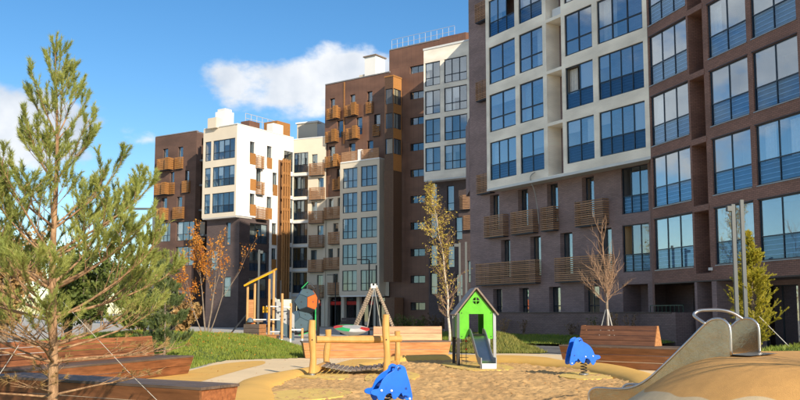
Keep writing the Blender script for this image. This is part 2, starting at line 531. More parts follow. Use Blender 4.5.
class MB:
    """Collects faces; build() links them as one mesh object. Points are given in the frame of the parent,
    or in world coordinates when origin is the parent's location."""

    def __init__(self, origin=(0, 0, 0)):
        self.v, self.f = [], []
        self.o = Vector(origin)

    def pt(self, p):
        self.v.append((p[0] - self.o.x, p[1] - self.o.y, p[2] - self.o.z))
        return len(self.v) - 1

    def poly(self, *ps):
        self.f.append([self.pt(p) for p in ps])

    def solid(self, o, ax, ay, az):
        o, ax, ay, az = Vector(o), Vector(ax), Vector(ay), Vector(az)
        c = [o, o + ax, o + ax + ay, o + ay]
        i = [self.pt(p) for p in c] + [self.pt(p + az) for p in c]
        for q in ((3, 2, 1, 0), (4, 5, 6, 7), (0, 1, 5, 4), (1, 2, 6, 5), (2, 3, 7, 6), (3, 0, 4, 7)):
            self.f.append([i[k] for k in q])
        return self

    def box(self, x0, x1, y0, y1, z0, z1):
        return self.solid((x0, y0, z0), (x1 - x0, 0, 0), (0, y1 - y0, 0), (0, 0, z1 - z0))

    def bar(self, a, b, w, h=None, up=(0, 0, 1)):
        """square bar from a to b"""
        a, b = Vector(a), Vector(b)
        h = h or w
        d = (b - a).normalized()
        s = d.cross(Vector(up))
        if s.length < 1e-4:
            s = d.cross(Vector((1, 0, 0)))
        s.normalize()
        t = s.cross(d).normalized()
        return self.solid(a - s * w / 2 - t * h / 2, s * w, b - a, t * h)

    def tube(self, pts, radii, n=8, cap=True):
        pts = [Vector(p) for p in pts]
        if not hasattr(radii, '__len__'):
            radii = [radii] * len(pts)
        rings = []
        ref = None
        for i, p in enumerate(pts):
            d = (pts[min(i + 1, len(pts) - 1)] - pts[max(i - 1, 0)])
            if d.length < 1e-7:
                d = Vector((0, 0, 1))
            d.normalize()
            if ref is None:
                ref = d.orthogonal().normalized()
            else:
                ref = ref - d * ref.dot(d)
                ref = ref.normalized() if ref.length > 1e-5 else d.orthogonal().normalized()
            s = d.cross(ref)
            rings.append([self.pt(p + (ref * math.cos(a) + s * math.sin(a)) * radii[i])
                          for a in (2 * math.pi * k / n for k in range(n))])
        for r0, r1 in zip(rings, rings[1:]):
            for k in range(n):
                self.f.append([r0[k], r0[(k + 1) % n], r1[(k + 1) % n], r1[k]])
        if cap:
            self.f.append(rings[0][::-1])
            self.f.append(rings[-1])
        return self

    def prism(self, outline, fr, t0, t1):
        """outline: 2-D points; fr(a, b, t) -> 3-D"""
        n = len(outline)
        i0 = [self.pt(fr(a, b, t0)) for a, b in outline]
        i1 = [self.pt(fr(a, b, t1)) for a, b in outline]
        tri = tessellate_polygon([[Vector((a, b, 0)) for a, b in outline]])
        for q in tri:
            self.f.append([i0[k] for k in q])
            self.f.append([i1[k] for k in reversed(q)])
        for k in range(n):
            self.f.append([i0[k], i0[(k + 1) % n], i1[(k + 1) % n], i1[k]])
        return self

    def mesh(self, name, mat=None, smooth=False, uv=True, recalc=True):
        me = bpy.data.meshes.new(name)
        me.from_pydata(self.v, [], self.f)
        if recalc:
            import bmesh
            bm = bmesh.new()
            bm.from_mesh(me)
            bmesh.ops.recalc_face_normals(bm, faces=bm.faces)
            bm.to_mesh(me)
            bm.free()
        if uv:
            lay = me.uv_layers.new(name='UVMap')
            data = [0.0] * (2 * len(me.loops))
            vs_ = me.vertices
            for p in me.polygons:
                n = p.normal
                flat = abs(n.z) > 0.7
                if not flat:
                    tx, ty = -n.y, n.x
                    l = math.hypot(tx, ty) or 1.0
                    tx, ty = tx / l, ty / l
                for li in p.loop_indices:
                    c = vs_[me.loops[li].vertex_index].co
                    if flat:
                        data[2 * li], data[2 * li + 1] = c.x, c.y
                    else:
                        data[2 * li], data[2 * li + 1] = c.x * tx + c.y * ty, c.z
            lay.data.foreach_set('uv', data)
        if smooth:
            me.polygons.foreach_set('use_smooth', [True] * len(me.polygons))
        if mat:
            me.materials.append(MATS[mat])
        me.update()
        return me

    def build(self, name, mat, parent=None, smooth=False, uv=True, recalc=True):
        me = self.mesh(name, mat, smooth, uv, recalc)
        return link(name, me, parent)


def link(name, me, parent=None, loc=None, rotz=0.0):
    o = bpy.data.objects.new(name, me)
    COL.objects.link(o)
    if parent is not None:
        o.parent = parent
    if loc is not None:
        o.location = loc
    if rotz:
        o.rotation_euler = (0, 0, rotz)
    return o


def tag(o, label=None, cat=None, group=None, kind=None):
    if label:
        o['label'] = label
    if cat:
        o['category'] = cat
    if group:
        o['group'] = group
    if kind:
        o['kind'] = kind
    return o


def thing(name, label, cat, loc=(0, 0, 0), rotz=0.0, group=None):
    o = bpy.data.objects.new(name, None)
    o.empty_display_size = 0.2
    COL.objects.link(o)
    o.location = loc
    o.rotation_euler = (0, 0, rotz)
    return tag(o, label, cat, group)


def spline(pts, closed=False, k=6):
    """Catmull-Rom through pts"""
    P = [Vector(p) for p in pts]
    n = len(P)
    out = []
    for i in range(n if closed else n - 1):
        if closed:
            a, b, c, d = P[(i - 1) % n], P[i], P[(i + 1) % n], P[(i + 2) % n]
        else:
            a, b, c, d = P[max(i - 1, 0)], P[i], P[i + 1], P[min(i + 2, n - 1)]
        for j in range(k):
            t = j / k
            out.append(0.5 * ((2 * b) + (c - a) * t + (2 * a - 5 * b + 4 * c - d) * t * t + (3 * b - a - 3 * c + d) * t ** 3))
    if not closed:
        out.append(P[-1])
    return out


def inside(x, y, poly):
    r = False
    n = len(poly)
    for i in range(n):
        x1, y1 = poly[i][0], poly[i][1]
        x2, y2 = poly[i - 1][0], poly[i - 1][1]
        if (y1 > y) != (y2 > y) and x < (x2 - x1) * (y - y1) / (y2 - y1) + x1:
            r = not r
    return r


def sheet(name, pts, z, mat, smooth_k=6, thick=0.0, kind='structure'):
    ol = [(p.x, p.y) for p in spline([(a, b, 0) for a, b in pts], True, smooth_k)] if smooth_k else pts
    mb = MB()
    if thick:
        mb.prism(ol, lambda a, b, t: (a, b, t), z - thick, z)
    else:
        idx = [mb.pt((a, b, z)) for a, b in ol]
        for q in tessellate_polygon([[Vector((a, b, 0)) for a, b in ol]]):
            mb.f.append([idx[k] for k in q])
    o = mb.build(name, mat)
    if not thick:
        for p in o.data.polygons:
            if p.normal.z < 0:
                p.flip()
    return tag(o, kind=kind)


# ------------------------------------------------------------------ facades


class Facade:
    """A vertical plane seen from the court: u runs left to right, v outwards, z up."""

    def __init__(self, root, a, b=None, ang=None, off=0.0):
        self.root = root
        a = Vector((a[0], a[1], 0))
        if b is None:
            u = Vector((math.sin(R(ang)), -math.cos(R(ang)), 0))
        else:
            u = (Vector((b[0], b[1], 0)) - a).normalized()
            self.L = (Vector((b[0], b[1], 0)) - a).length
        self.u = u
        self.n = Vector((u.y, -u.x, 0))
        self.a = a + self.n * off
        self.rot = math.atan2(u.y, u.x)

    def W(self, u, v, z):
        return self.a + self.u * u + self.n * v + Vector((0, 0, z))

    def loc(self, u, v, z):
        return self.W(u, v, z) - self.root.location

    def mb(self):
        return MB(self.root.location)

    def box(self, name, mat, u0, u1, v0, v1, z0, z1):
        m = self.mb()
        m.solid(self.W(u0, v0, z0), self.u * (u1 - u0), self.n * (v1 - v0), (0, 0, z1 - z0))
        return m.build(name, mat, self.root)

    def wall(self, u0, u1, z0, z1, holes, mat, name='wall', reveal=0.2):
        """holes: (u0, u1, z0, z1[, depth, closed])"""
        m = self.mb()
        us = sorted({round(x, 4) for x in [u0, u1] + [h[0] for h in holes] + [h[1] for h in holes] if u0 - 1e-6 <= x <= u1 + 1e-6})
        zs = sorted({round(x, 4) for x in [z0, z1] + [h[2] for h in holes] + [h[3] for h in holes] if z0 - 1e-6 <= x <= z1 + 1e-6})
        for i in range(len(us) - 1):
            for j in range(len(zs) - 1):
                cu, cz = (us[i] + us[i + 1]) / 2, (zs[j] + zs[j + 1]) / 2
                if any(h[0] < cu < h[1] and h[2] < cz < h[3] for h in holes):
                    continue
                m.poly(self.W(us[i], 0, zs[j]), self.W(us[i + 1], 0, zs[j]), self.W(us[i + 1], 0, zs[j + 1]), self.W(us[i], 0, zs[j + 1]))
        for h in holes:
            d = h[4] if len(h) > 4 and h[4] else reveal
            a, b, c, e = h[:4]
            W = self.W
            m.poly(W(a, 0, c), W(a, 0, e), W(a, -d, e), W(a, -d, c))
            m.poly(W(b, 0, e), W(b, 0, c), W(b, -d, c), W(b, -d, e))
            m.poly(W(a, 0, c), W(a, -d, c), W(b, -d, c), W(b, 0, c))
            m.poly(W(a, 0, e), W(b, 0, e), W(b, -d, e), W(a, -d, e))
            if len(h) > 5 and h[5]:
                m.poly(W(a, -d, c), W(b, -d, c), W(b, -d, e), W(a, -d, e))
        return m.build(name, mat, self.root, recalc=False)


CACHE = {}


def cached(key, fn):
    if key not in CACHE:
        CACHE[key] = fn()
    return CACHE[key]


def frame_mesh(w, h, cols, rail, mat, fw):
    m = MB()
    y0, y1 = 0.0, 0.07
    m.box(0, w, y0, y1, 0, fw)
    m.box(0, w, y0, y1, h - fw, h)
    m.box(0, fw, y0, y1, fw, h - fw)
    m.box(w - fw, w, y0, y1, fw, h - fw)
    for x in cols:
        m.box(x - fw / 2, x + fw / 2, y0 + 0.004, y1, fw, h - fw)
    if rail:
        xs = [fw] + [c for x in cols for c in (x - fw / 2, x + fw / 2)] + [w - fw]
        for a, b in zip(xs[::2], xs[1::2]):
            m.box(a, b, y0 + 0.006, y1, rail - fw / 2, rail + fw / 2)
    return m.mesh('window', mat, recalc=False)


def room_mesh(w, h, d, mat='room'):
    m = MB()
    y = 0.085
    a, b, c, e = 0.0, w, 0.0, h
    m.poly((a, y, c), (b, y, c), (b, d, c), (a, d, c))
    m.poly((a, y, e), (a, d, e), (b, d, e), (b, y, e))
    m.poly((a, y, c), (a, d, c), (a, d, e), (a, y, e))
    m.poly((b, y, c), (b, y, e), (b, d, e), (b, d, c))
    m.poly((a, d, c), (b, d, c), (b, d, e), (a, d, e))
    return m.mesh('room', mat, recalc=False)


def curtain_mesh(w, h):
    m = MB()
    n = max(8, int(w / 0.045))
    for k in range(n):
        x0, x1 = w * k / n, w * (k + 1) / n
        ya, yb = 0.028 * math.sin(k * 1.5), 0.028 * math.sin((k + 1) * 1.5)
        m.poly((x0, ya, 0), (x1, yb, 0), (x1, yb, h), (x0, ya, h))
    return m.mesh('curtain', 'curtain', smooth=True, recalc=False)


def pane_mesh(w, h, mat):
    m = MB()
    m.box(0, w, 0, 0.012, 0, h)
    return m.mesh('pane', mat, uv=False, recalc=False)


def railing_mesh(w, n, z0, z1, mat, bar=0.03):
    m = MB()
    for k in range(n):
        z = z0 + (z1 - z0) * (k + 0.5) / n
        m.box(0, w, 0, 0.02, z - bar / 2, z + bar / 2)
    return m.mesh('railing', mat, uv=False, recalc=False)


def window(fac, u0, u1, z0, z1, cols=2, rail=0.0, frame='frame_dark', fw=0.055, glass='glass_blue', low='glass_blue',
           back=0.11, depth=2.0, curtain=None, railing=None, colfr=None, skip=(), single=False):
    """frame (the part) with its panes, room, curtain and railing behind it as sub-parts"""
    w, h = round(u1 - u0, 3), round(z1 - z0, 3)
    cx = [w * c for c in colfr] if colfr else [w * (k + 1) / cols for k in range(cols - 1)]
    key = ('win', w, h, tuple(cx), rail, frame, fw)
    o = link('window', cached(key, lambda: frame_mesh(w, h, cx, rail, frame, fw)), fac.root, fac.loc(u0, -back, z0), fac.rot)
    xs = [0.0] + cx + [w]
    rows = [(fw, rail - fw / 2), (rail + fw / 2, h - fw)] if rail else [(fw, h - fw)]
    if single:
        xs = [0.0, w]
    for r, (a, b) in enumerate(rows):
        for i in range(len(xs) - 1):
            if (r, i) in skip:
                continue
            p0, p1 = xs[i] + fw * (1 if i == 0 else 0.5), xs[i + 1] - fw * (1 if i == len(xs) - 2 else 0.5)
            g = low if (rail and r == 0) else glass
            k = ('pane', round(p1 - p0, 3), round(b - a, 3), g)
            link('pane', cached(k, lambda: pane_mesh(p1 - p0, b - a, g)), o, (p0, 0.03, a))
    if rail and h > 2 and fw >= 0.05:
        for i in range(len(xs) - 1):
            if rng.random() < 0.24:
                bw, bh = round(xs[i + 1] - xs[i] - 0.1, 3), round((h - rail) * rng.choice((0.45, 0.7, 0.98)), 3)
                link('blind', cached(('blind', bw, bh), lambda: MB().box(0, bw, 0, 0.02, -bh, 0).mesh('blind', 'blind', uv=False)), o, (xs[i] + 0.05, 0.07, h - 0.04))
    rmat = rng.choice(('room', 'room', 'room_warm', 'room_dark'))
    link('room', cached(('room', w, h, depth, rmat), lambda: room_mesh(w, h, depth, rmat)), o)
    if railing and rail:
        n, mt = railing
        k = ('rail', w, n, rail, mt)
        link('railing', cached(k, lambda: railing_mesh(w - 0.1, n, 0.12, rail - 0.06, mt)), o, (0.05, 0.10, 0))
        bd = 'board_blue' if mt == 'rail_blue' else 'board_navy'
        link('apron_board', cached(('apron', w, rail, bd), lambda: MB().box(0, w - 0.12, 0, 0.02, 0.07, rail - 0.05).mesh('apron_board', bd, uv=False)), o, (0.06, 0.14, 0))
    if curtain:
        for (c0, c1) in curtain:
            cw = round(w * (c1 - c0), 2)
            k = ('curt', cw, h)
            link('curtain', cached(k, lambda: curtain_mesh(cw, h - 0.1)), o, (w * c0, 0.30 + 0.02 * rng.random(), 0.04))
    return o


def slat_shape(w, d, sh, st):
    """one slat bent round three sides of a grille box (local: x along, y inwards from 0 to d)"""
    m = MB()
    m.box(0, w, 0, st, 0, sh)
    m.box(0, st, st, d, 0, sh)
    m.box(w - st, w, st, d, 0, sh)
    return m


def grille(fac, u0, u1, z0, z1, prot, mat, pitch=0.11, sh=0.062, split=True, posts=2):
    """slatted timber balcony guard standing off the wall"""
    w, h = round(u1 - u0, 3), z1 - z0
    n = int(h / pitch)
    frame = MB()
    frame.box(0.03, w - 0.03, 0.035, prot - 0.01, -0.06, -0.012)
    for k in range(posts + 1):
        x = 0.05 + (w - 0.13) * k / max(posts, 1)
        frame.box(x, x + 0.03, 0.032, 0.06, -0.01, h)
    if split:
        o = frame.build('balcony_guard', 'frame_dark', fac.root)
        o.location = fac.loc(u0, prot, z0)
        o.rotation_euler = (0, 0, fac.rot)
        me = cached(('slat', w, prot, mat), lambda: slat_shape(w, prot, sh, 0.03).mesh('slat', mat, recalc=False))
        for k in range(n):
            link('slat', me, o, (0, 0, k * h / n + 0.012))
    else:
        def mk():
            m = MB()
            for k in range(n):
                z = k * h / n + 0.012
                m.box(0, w, 0, 0.03, z, z + sh)
                m.box(0, 0.03, 0.03, prot, z, z + sh)
                m.box(w - 0.03, w, 0.03, prot, z, z + sh)
            return m.mesh('balcony_guard', mat, recalc=False)
        o = link('balcony_guard', cached(('gr', w, round(h, 3), prot, mat), mk), fac.root, fac.loc(u0, prot, z0), fac.rot)
        frame.build('guard_frame', 'frame_dark', o)
    return o


def louvre_panel(fac, u0, u1, z0, z1, mat, v=0.06, pitch=0.14, t=0.03, name='slatted_panel'):
    """vertical timber boards set flat on a wall"""
    m = fac.mb()
    w = u1 - u0
    n = max(2, int(w / pitch))
    for k in range(n):
        a = u0 + w * k / n + 0.008
        b = u0 + w * (k + 1) / n - 0.008
        m.solid(fac.W(a, v, z0), fac.u * (b - a), fac.n * t, (0, 0, z1 - z0))
    return m.build(name, mat, fac.root)

# ------------------------------------------------------------------ ground
g = MB()
g.poly((-900, -60, -0.03), (900, -60, -0.03), (900, 1800, -0.03), (-900, 1800, -0.03))
tag(g.build('ground', 'pavers'), kind='structure')

# ------------------------------------------------------------------ right-hand building
P1, P2, P3 = (5.5, 52.6), (12.2, 41.5), (14.9, 31.8)
TOP = 33.0


def right_building():
    b = thing('apartment_building', 'plum brick apartment block with cream projecting bay and rows of blue loggia glazing', 'building', (9, 48, 0))
    F1 = Facade(b, P1, P2)
    F1b = Facade(b, P1, P2, off=-1.0)
    F2 = Facade(b, P2, P3)
    Z = [3.65 + 3 * k for k in range(7)]
    # --- cream bay
    cols1 = [(0.05, 2.62), (3.0, 5.12), (6.98, 9.12), (9.5, 12.66)]
    holes = []
    for k in range(2, 6):
        for a, c in cols1:
            holes.append((a, c, Z[k] + 0.03, Z[k] + 2.38))
        holes.append((5.44, 6.70, Z[k] - 0.42, Z[k] + 2.40, 1.15, True))
    F1.wall(-0.25, 12.95, 9.15, 24.2, holes, 'brick_cream', reveal=0.14)
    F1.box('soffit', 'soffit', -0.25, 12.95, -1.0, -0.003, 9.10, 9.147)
    F1.box('bay_edge', 'slab_white', -0.27, 12.95, -0.02, 0.02, 9.05, 9.19)
    for k in range(2, 6):
        F1.box('niche_slab', 'slab_white', 5.44, 6.70, -1.14, -0.01, Z[k] + 2.403, Z[k] + 2.555)
    F1.box('bay_side', 'brick_cream', -0.25, -0.12, -1.0, -0.01, 9.15, 24.2)
    F1.box('bay_top', 'slab_white', -0.25, 12.95, -1.0, 0.05, 24.2, 24.4)
    r2 = random.Random(3)
    for k in range(2, 6):
        for ci, (a, c) in enumerate(cols1):
            z = Z[k] + 0.03
            n = 3 if ci == 3 else 2
            cur = [((0.05, 0.35),), ((0.0, 0.28), (0.75, 1.0)), None, ((0.6, 1.0),), None][(k * 3 + ci) % 5]
            sliding = (ci >= 2 and k in (2, 3)) or (ci < 2 and k in (2, 5))
            skip = ()
            if ci == 2 and k == 3:
                skip = ((1, 0),)
            if ci == 0 and k == 5:
                skip = ((1, 2),)
            if sliding:
                window(F1, a, c, z, z + 2.35, cols=n + (1 if ci in (0, 3) else 0), rail=0.93, frame='frame_slate', fw=0.05,
                       low='glass_panel', railing=(5, 'rail_dark'), curtain=cur, skip=skip, back=0.06, depth=1.5)
            else:
                window(F1, a, c, z, z + 2.35, cols=n, rail=0.84, frame='frame_dark', fw=0.075, curtain=cur, back=0.06, depth=1.5)
    # air-conditioner box standing in a niche
    F1.box('air_conditioner', 'paint_white', 5.6, 6.45, -0.75, -0.35, 18.24, 18.85)
    # --- plum brick behind and under the bay
    holes = []
    wins = []
    for (a, c) in ((-1.3, -0.38), (1.5, 2.42), (4.15, 5.07), (7.05, 7.97)):
        wins.append((a, c, 6.75, 9.0))
    for (a, c) in ((-0.22, 0.66), (2.57, 3.52), (5.2, 6.2), (8.2, 9.2)):
        wins.append((a, c, 3.75, 6.08))
    for (a, c) in ((-1.08, -0.2), (1.48, 2.37), (4.18, 5.14), (7.05, 8.2)):
        wins.append((a, c, 1.05, 3.08))
    for a, c, z0, z1 in wins:
        holes.append((a, c, z0, z1, 0.36))
    log = [(9.96, 11.78, 3.68, 6.1), (9.98, 11.8, 6.68, 9.08)]
    holes += [h + (0.2,) for h in log]
    holes.append((9.9, 11.6, 0.9, 3.05, 1.3, True))
    F1b.wall(-3.45, 11.9, 0, TOP, holes, 'brick_plum')
    for i, (a, c, z0, z1) in enumerate(wins):
        cur = [None, ((0.55, 1.0),), ((0.3, 1.0),), None, ((0.7, 1.0),)][i % 5]
        window(F1b, a, c, z0, z1, colfr=(0.36,), rail=(0.95 if z0 < 2 else 0.0), frame='frame_dark', fw=0.06, back=0.30,
               curtain=cur, depth=2.0)
    for (a, c, z0, z1), r in zip(log, (0.9, 0.92)):
        window(F1b, a, c, z0, z1, cols=3, rail=r, frame='frame_slate', fw=0.045, low='glass_panel', railing=(4, 'rail_blue'),
               skip=((1, 0),), back=0.08, depth=1.6)
    # timber guards
    gz = 6.3
    for (a, c) in ((-1.45, 0.55), (1.25, 3.35), (4.0, 5.12), (6.85, 9.05)):
        grille(F1b, a, c, gz, gz + 1.36, 0.42, 'slat_wood')
    grille(F1b, -2.35, 3.5, 3.36, 4.72, 0.42, 'slat_wood', posts=6)
    grille(F1b, 5.12, 9.3, 3.34, 4.70, 0.42, 'slat_wood', posts=4)
    for z in (9.15, 15.2, 20.4):
        grille(F1b, -2.2, -0.75, z, z + 1.25, 0.42, 'slat_wood')
    # black cover plates behind the long guards
    for (a, c) in ((-1.4, -0.3), (0.9, 2.4)):
        F1b.box('cover_plate', 'plank_dark', a, c, 0.02, 0.05, 3.42, 4.68)
    # drain hose under the bay
    mb = F1b.mb()
    q = [F1b.W(4.35, 1.05, 9.6), F1b.W(4.1, 1.12, 9.45), F1b.W(3.92, 1.02, 9.2), F1b.W(3.9, 0.7, 8.5), F1b.W(3.9, 0.5, 7.4), F1b.W(3.92, 0.46, 6.7)]
    mb.tube(spline(q), 0.025, 6)
    mb.build('hose', 'rope', b)
    # --- red-brown wing
    cols2 = [(0.1, 3.2), (4.78, 7.33), (7.63, 10.2), (10.55, 13.2)]
    holes = []
    for k in range(0, 5):
        for a, c in cols2:
            holes.append((a, c, Z[k], Z[k] + 2.42))
        holes.append((3.34, 4.42, Z[k] - 0.32, Z[k] + 2.40, 1.2, True))
    F2.wall(-0.02, 13.6, 3.02, TOP, holes, 'brick_red_brown', reveal=0.12)
    for k in range(0, 5):
        for ci, (a, c) in enumerate(cols2):
            n = 3 if ci == 0 else 2
            cur = [None, ((0.0, 0.22),), None, ((0.05, 0.3), (0.62, 0.95)), None, None, ((0.78, 1.0),)][(k * 4 + ci * 3) % 7]
            window(F2, a, c, Z[k], Z[k] + 2.42, cols=n, rail=0.95, frame='frame_slate', fw=0.04, low='glass_panel',
                   railing=(4, 'rail_blue'), curtain=cur, back=0.06, depth=1.5)
        F2.box('niche_slab', 'brick_red_brown', 3.3, 4.46, -1.18, 0.02, Z[k] + 2.405, Z[k] + 2.66)
    # thin drip edges over every row of glazing
    for k in range(0, 5):
        for a, c in cols2:
            F2.box('drip_edge', 'frame_dark', a - 0.02, c + 0.02, 0.004, 0.03, Z[k] + 2.425, Z[k] + 2.455)
            F2.box('window_sill', 'galvanised', a - 0.02, c + 0.02, -0.05, 0.035, Z[k] - 0.05, Z[k] - 0.012)
    # return between the two planes, soffit of the arcade and ground floor
    m = F2.mb()
    A = F1b.W(11.9, 0, 0)
    B = F2.W(-0.02, 0, 0)
    m.poly(A, B, B + V(0, 0, TOP), A + V(0, 0, TOP))
    m.build('return_wall', 'brick_red_brown', b, recalc=False)
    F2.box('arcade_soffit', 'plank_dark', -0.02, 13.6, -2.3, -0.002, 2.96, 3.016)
    F3 = Facade(b, P2, P3, off=-1.9)
    gw = [(0.25, 0.95, 0.95, 2.9), (2.55, 3.15, 0.95, 2.9), (5.3, 7.4, 0.1, 2.75), (7.5, 9.6, 0.1, 2.75), (9.7, 11.8, 0.1, 2.75)]
    F3.wall(-2.2, 13.6, 0, 3.0, gw, 'brick_plum', reveal=0.15)
    for i, (a, c, z0, z1) in enumerate(gw):
        if i < 2:
            window(F3, a, c, z0, z1, cols=1, rail=1.0, frame='frame_dark', back=0.1, curtain=((0.2, 0.9),))
        else:
            window(F3, a, c, z0, z1, cols=2, rail=0, frame='frame_dark', fw=0.05, glass='glass_shop', back=0.1, depth=3.0)
    for (a, c) in ((3.18, 3.36), (4.42, 4.76), (13.2, 13.6)):
        F2.box('pier', 'brick_plum', a, c, -1.2, -0.01, 0, 2.958)
    # small camera under the wing
    mb = F2.mb()
    mb.box(*[x for pair in zip(F2.W(4.55, 0.16, 3.42), F2.W(4.55, 0.16, 3.42) + V(0.14, 0.14, 0.12)) for x in pair])
    mb.build('security_camera', 'paint_white', b)
    # --- mass of the building behind the facades
    m = MB(b.location)
    e = F2.W(13.6, 0, 0)
    ring = [F1b.W(-3.45, 0, 0), F1b.W(-3.45, -14, 0), F2.W(2, -17, 0), F2.W(13.6, -15, 0), e]
    for p, q in zip(ring, ring[1:]):
        m.poly(p, q, q + V(0, 0, TOP), p + V(0, 0, TOP))
    m.poly(*[p + V(0, 0, TOP) for p in ring + [F2.W(0, 0, 0), F1b.W(11.9, 0, 0)]])
    m.build('rear_wall', 'brick_plum', b)
    return b


right_building()


def retaining_wall():
    w = thing('retaining_wall', 'low plum brick retaining wall in front of the ground floor windows', 'wall', (10, 45, 0))
    F = Facade(w, P1, P2, off=0.55)
    F2 = Facade(w, P2, P3, off=0.75)
    A, B, C, D = F.W(-4.2, 0, 0), F.W(12.2, 0, 0), F2.W(-0.2, 0, 0), F2.W(2.5, 0, 0)
    for p, q in ((A, C), (C, D)):
        d = (q - p).normalized()
        n = V(d.y, -d.x, 0)
        m = MB(w.location)
        m.solid(p - n * 0.26, q - p, n * 0.25, (0, 0, 1.60))
        m.build('wall', 'brick_wall_plum', w)
        m = MB(w.location)
        m.solid(p - n * 0.30 + V(0, 0, 1.603), q - p, n * 0.33, (0, 0, 0.045))
        m.build('coping', 'plank_dark', w)
    # end pier and railing behind it
    m = MB(w.location)
    m.solid(D + V(0, 0, 0), F2.u * 0.3, -F2.n * 1.3, (0, 0, 1.62))
    m.build('end_wall', 'brick_wall_plum', w)
    m = MB(w.location)
    for k in range(9):
        p = C.lerp(D, k / 8) - F2.n * 0.6
        m.bar(p + V(0, 0, 0.9), p + V(0, 0, 1.95), 0.03)
    m.bar(C - F2.n * 0.6 + V(0, 0, 1.95), D - F2.n * 0.6 + V(0, 0, 1.95), 0.04)
    m.build('railing', 'rail_green', w)
    return w


retaining_wall()

# ------------------------------------------------------------------ the buildings at the back
SH = (0.16, 0.10, 0.05)


def brown_mid_building():
    b = thing('apartment_building', 'brown block with staggered timber balcony boxes, a white rooftop chimney and white glazed bay', 'building', (-5, 100, 0))
    F = Facade(b, (-9.0, 103.05), ang=54)
    # windows of the brown upper storeys, staggered
    rows = [(25.3, ((0.65, 1.42), (3.78, 4.55), (6.35, 7.12))),
            (22.45, ((1.78, 2.72), (4.72, 5.64), (7.40, 8.30))),
            (19.45, ((0.55, 1.5), (3.68, 4.62), (6.38, 7.28))),
            (16.6, ((1.78, 2.72),))]
    holes = [(a, c, z, z + 2.1) for z, ws in rows for a, c in ws]
    F.wall(0, 9.6, 15.4, 29.2, holes, 'panel_brown', reveal=0.3)
    for z, ws in rows:
        for i, (a, c) in enumerate(ws):
            window(F, a, c, z, z + 2.1, cols=1, rail=0.75 if i == 1 else 0, glass='glass_far', low='glass_far', back=0.22, depth=1.6)
    gu = [(24.75, ((0.5, 2.3), (3.3, 5.1), (6.3, 7.3))), (21.95, ((0.3, 2.1), (3.5, 5.3), (7.3, 8.3))), (18.9, ((0.3, 2.4),)), (16.1, ((1.5, 3.2),))]
    for z, gs in gu:
        for i, (a, c) in enumerate(gs):
            grille(F, a, c, z, z + 1.4, 0.5 if i < 2 else 0.22, 'slat_orange', pitch=0.16, sh=0.085, split=False)
            if i < 2:   # a boarded storage box stands at the right end of the longer guards
                m = F.mb()
                for q_ in range(10):
                    m.solid(F.W(c - 0.50, 0.48, z + 0.15 * q_), F.u * 0.55, F.n * 0.36, (0, 0, 0.115))
                m.build('storage_box', 'slat_orange', b)
    F.box('corner_strip', 'slat_orange', 2.85, 2.97, 0.003, 0.08, 21.6, 29.1)
    F.box('parapet_cap', 'roof_grey', -0.1, 9.65, -0.4, 0.06, 29.2, 29.32)
    F.box('mass', 'panel_brown', 0.0, 9.6, -12, -2.2, 0, 29.15)
    F.box('side_wall', 'panel_brown', -0.12, -0.005, -12, 0, 15.4, 29.2)
    F.box('roof', 'roof_grey', 0.0, 9.6, -12, -0.01, 29.12, 29.19)
    # cream lower storeys to the left of the white bay
    rows = [(13.1, ((0.55, 1.3),)), (10.1, ((1.3, 2.1),)), (7.1, ((0.55, 1.3),)), (4.1, ((1.3, 2.1),))]
    rows2 = [(13.1, ((1.95, 2.7),)), (7.1, ((1.95, 2.7),))]
    allr = rows + rows2
    holes = [(a, c, z, z + 2.1) for z, ws in allr for a, c in ws]
    F.wall(0, 9.6, 3.5, 15.4, holes, 'plaster_cream', reveal=0.3)
    for z, ws in allr:
        for a, c in ws:
            window(F, a, c, z, z + 2.1, cols=1, glass='glass_far', back=0.22, depth=1.6, curtain=((0.4, 1.0),))
    for z, (a, c) in ((12.7, (0.2, 2.9)), (9.7, (0.9, 2.9)), (6.7, (0.2, 2.9)), (3.75, (0.9, 2.9))):
        grille(F, a, c, z, z + 1.45, 0.5, 'slat_wood', pitch=0.16, sh=0.10, split=False)
    # white glazed bay
    M = Facade(b, (-6.5, 99.76), ang=54)
    zs = [4.1, 7.1, 10.1, 13.1, 16.0]
    cols = [(-0.2, 1.95), (2.5, 4.83)]
    holes = [(a, c, z, z + 2.35) for z in zs for a, c in cols]
    M.wall(-0.5, 5.02, 3.6, 19.0, holes, 'plaster_cream', reveal=0.1)
    for zi, z in enumerate(zs):
        for ci, (a, c) in enumerate(cols):
            window(M, a, c, z, z + 2.35, cols=3, rail=0.85, glass='glass_far', low='glass_far', fw=0.07, back=0.06,
                   depth=1.05, curtain=((0.3, 0.95),) if (ci == 0) else ((0.0, 0.2),))
    M.box('bay_side', 'plaster_cream', 5.02, 5.15, -1.5, 0, 3.6, 19.0)
    M.box('bay_side', 'plaster_cream', -0.63, -0.502, -1.3, 0, 3.6, 19.0)
    M.box('bay_soffit', 'plaster_white', -0.5, 5.02, -1.2, -0.005, 3.45, 3.597)
    M.box('bay_roof', 'plaster_white', -0.55, 5.17, -1.2, 0.06, 19.003, 19.15)
    M.box('chimney_stub', 'plaster_white', 1.95, 2.45, -0.45, -0.05, 19.15, 20.4)
    gm = grille(M, -0.4, 1.85, 19.15, 20.3, 0.05, 'slat_wood', pitch=0.16, sh=0.12, split=False)
    gm = grille(M, 2.55, 5.1, 19.15, 20.3, 0.05, 'slat_wood', pitch=0.16, sh=0.12, split=False)
    # timber-clad corner bay
    T = Facade(b, (-9.0, 103.05), ang=54, off=1.6)
    zb = [25.0, 22.2, 19.3]
    holes = [(10.25, 11.25, z, z + 1.75) for z in zb]
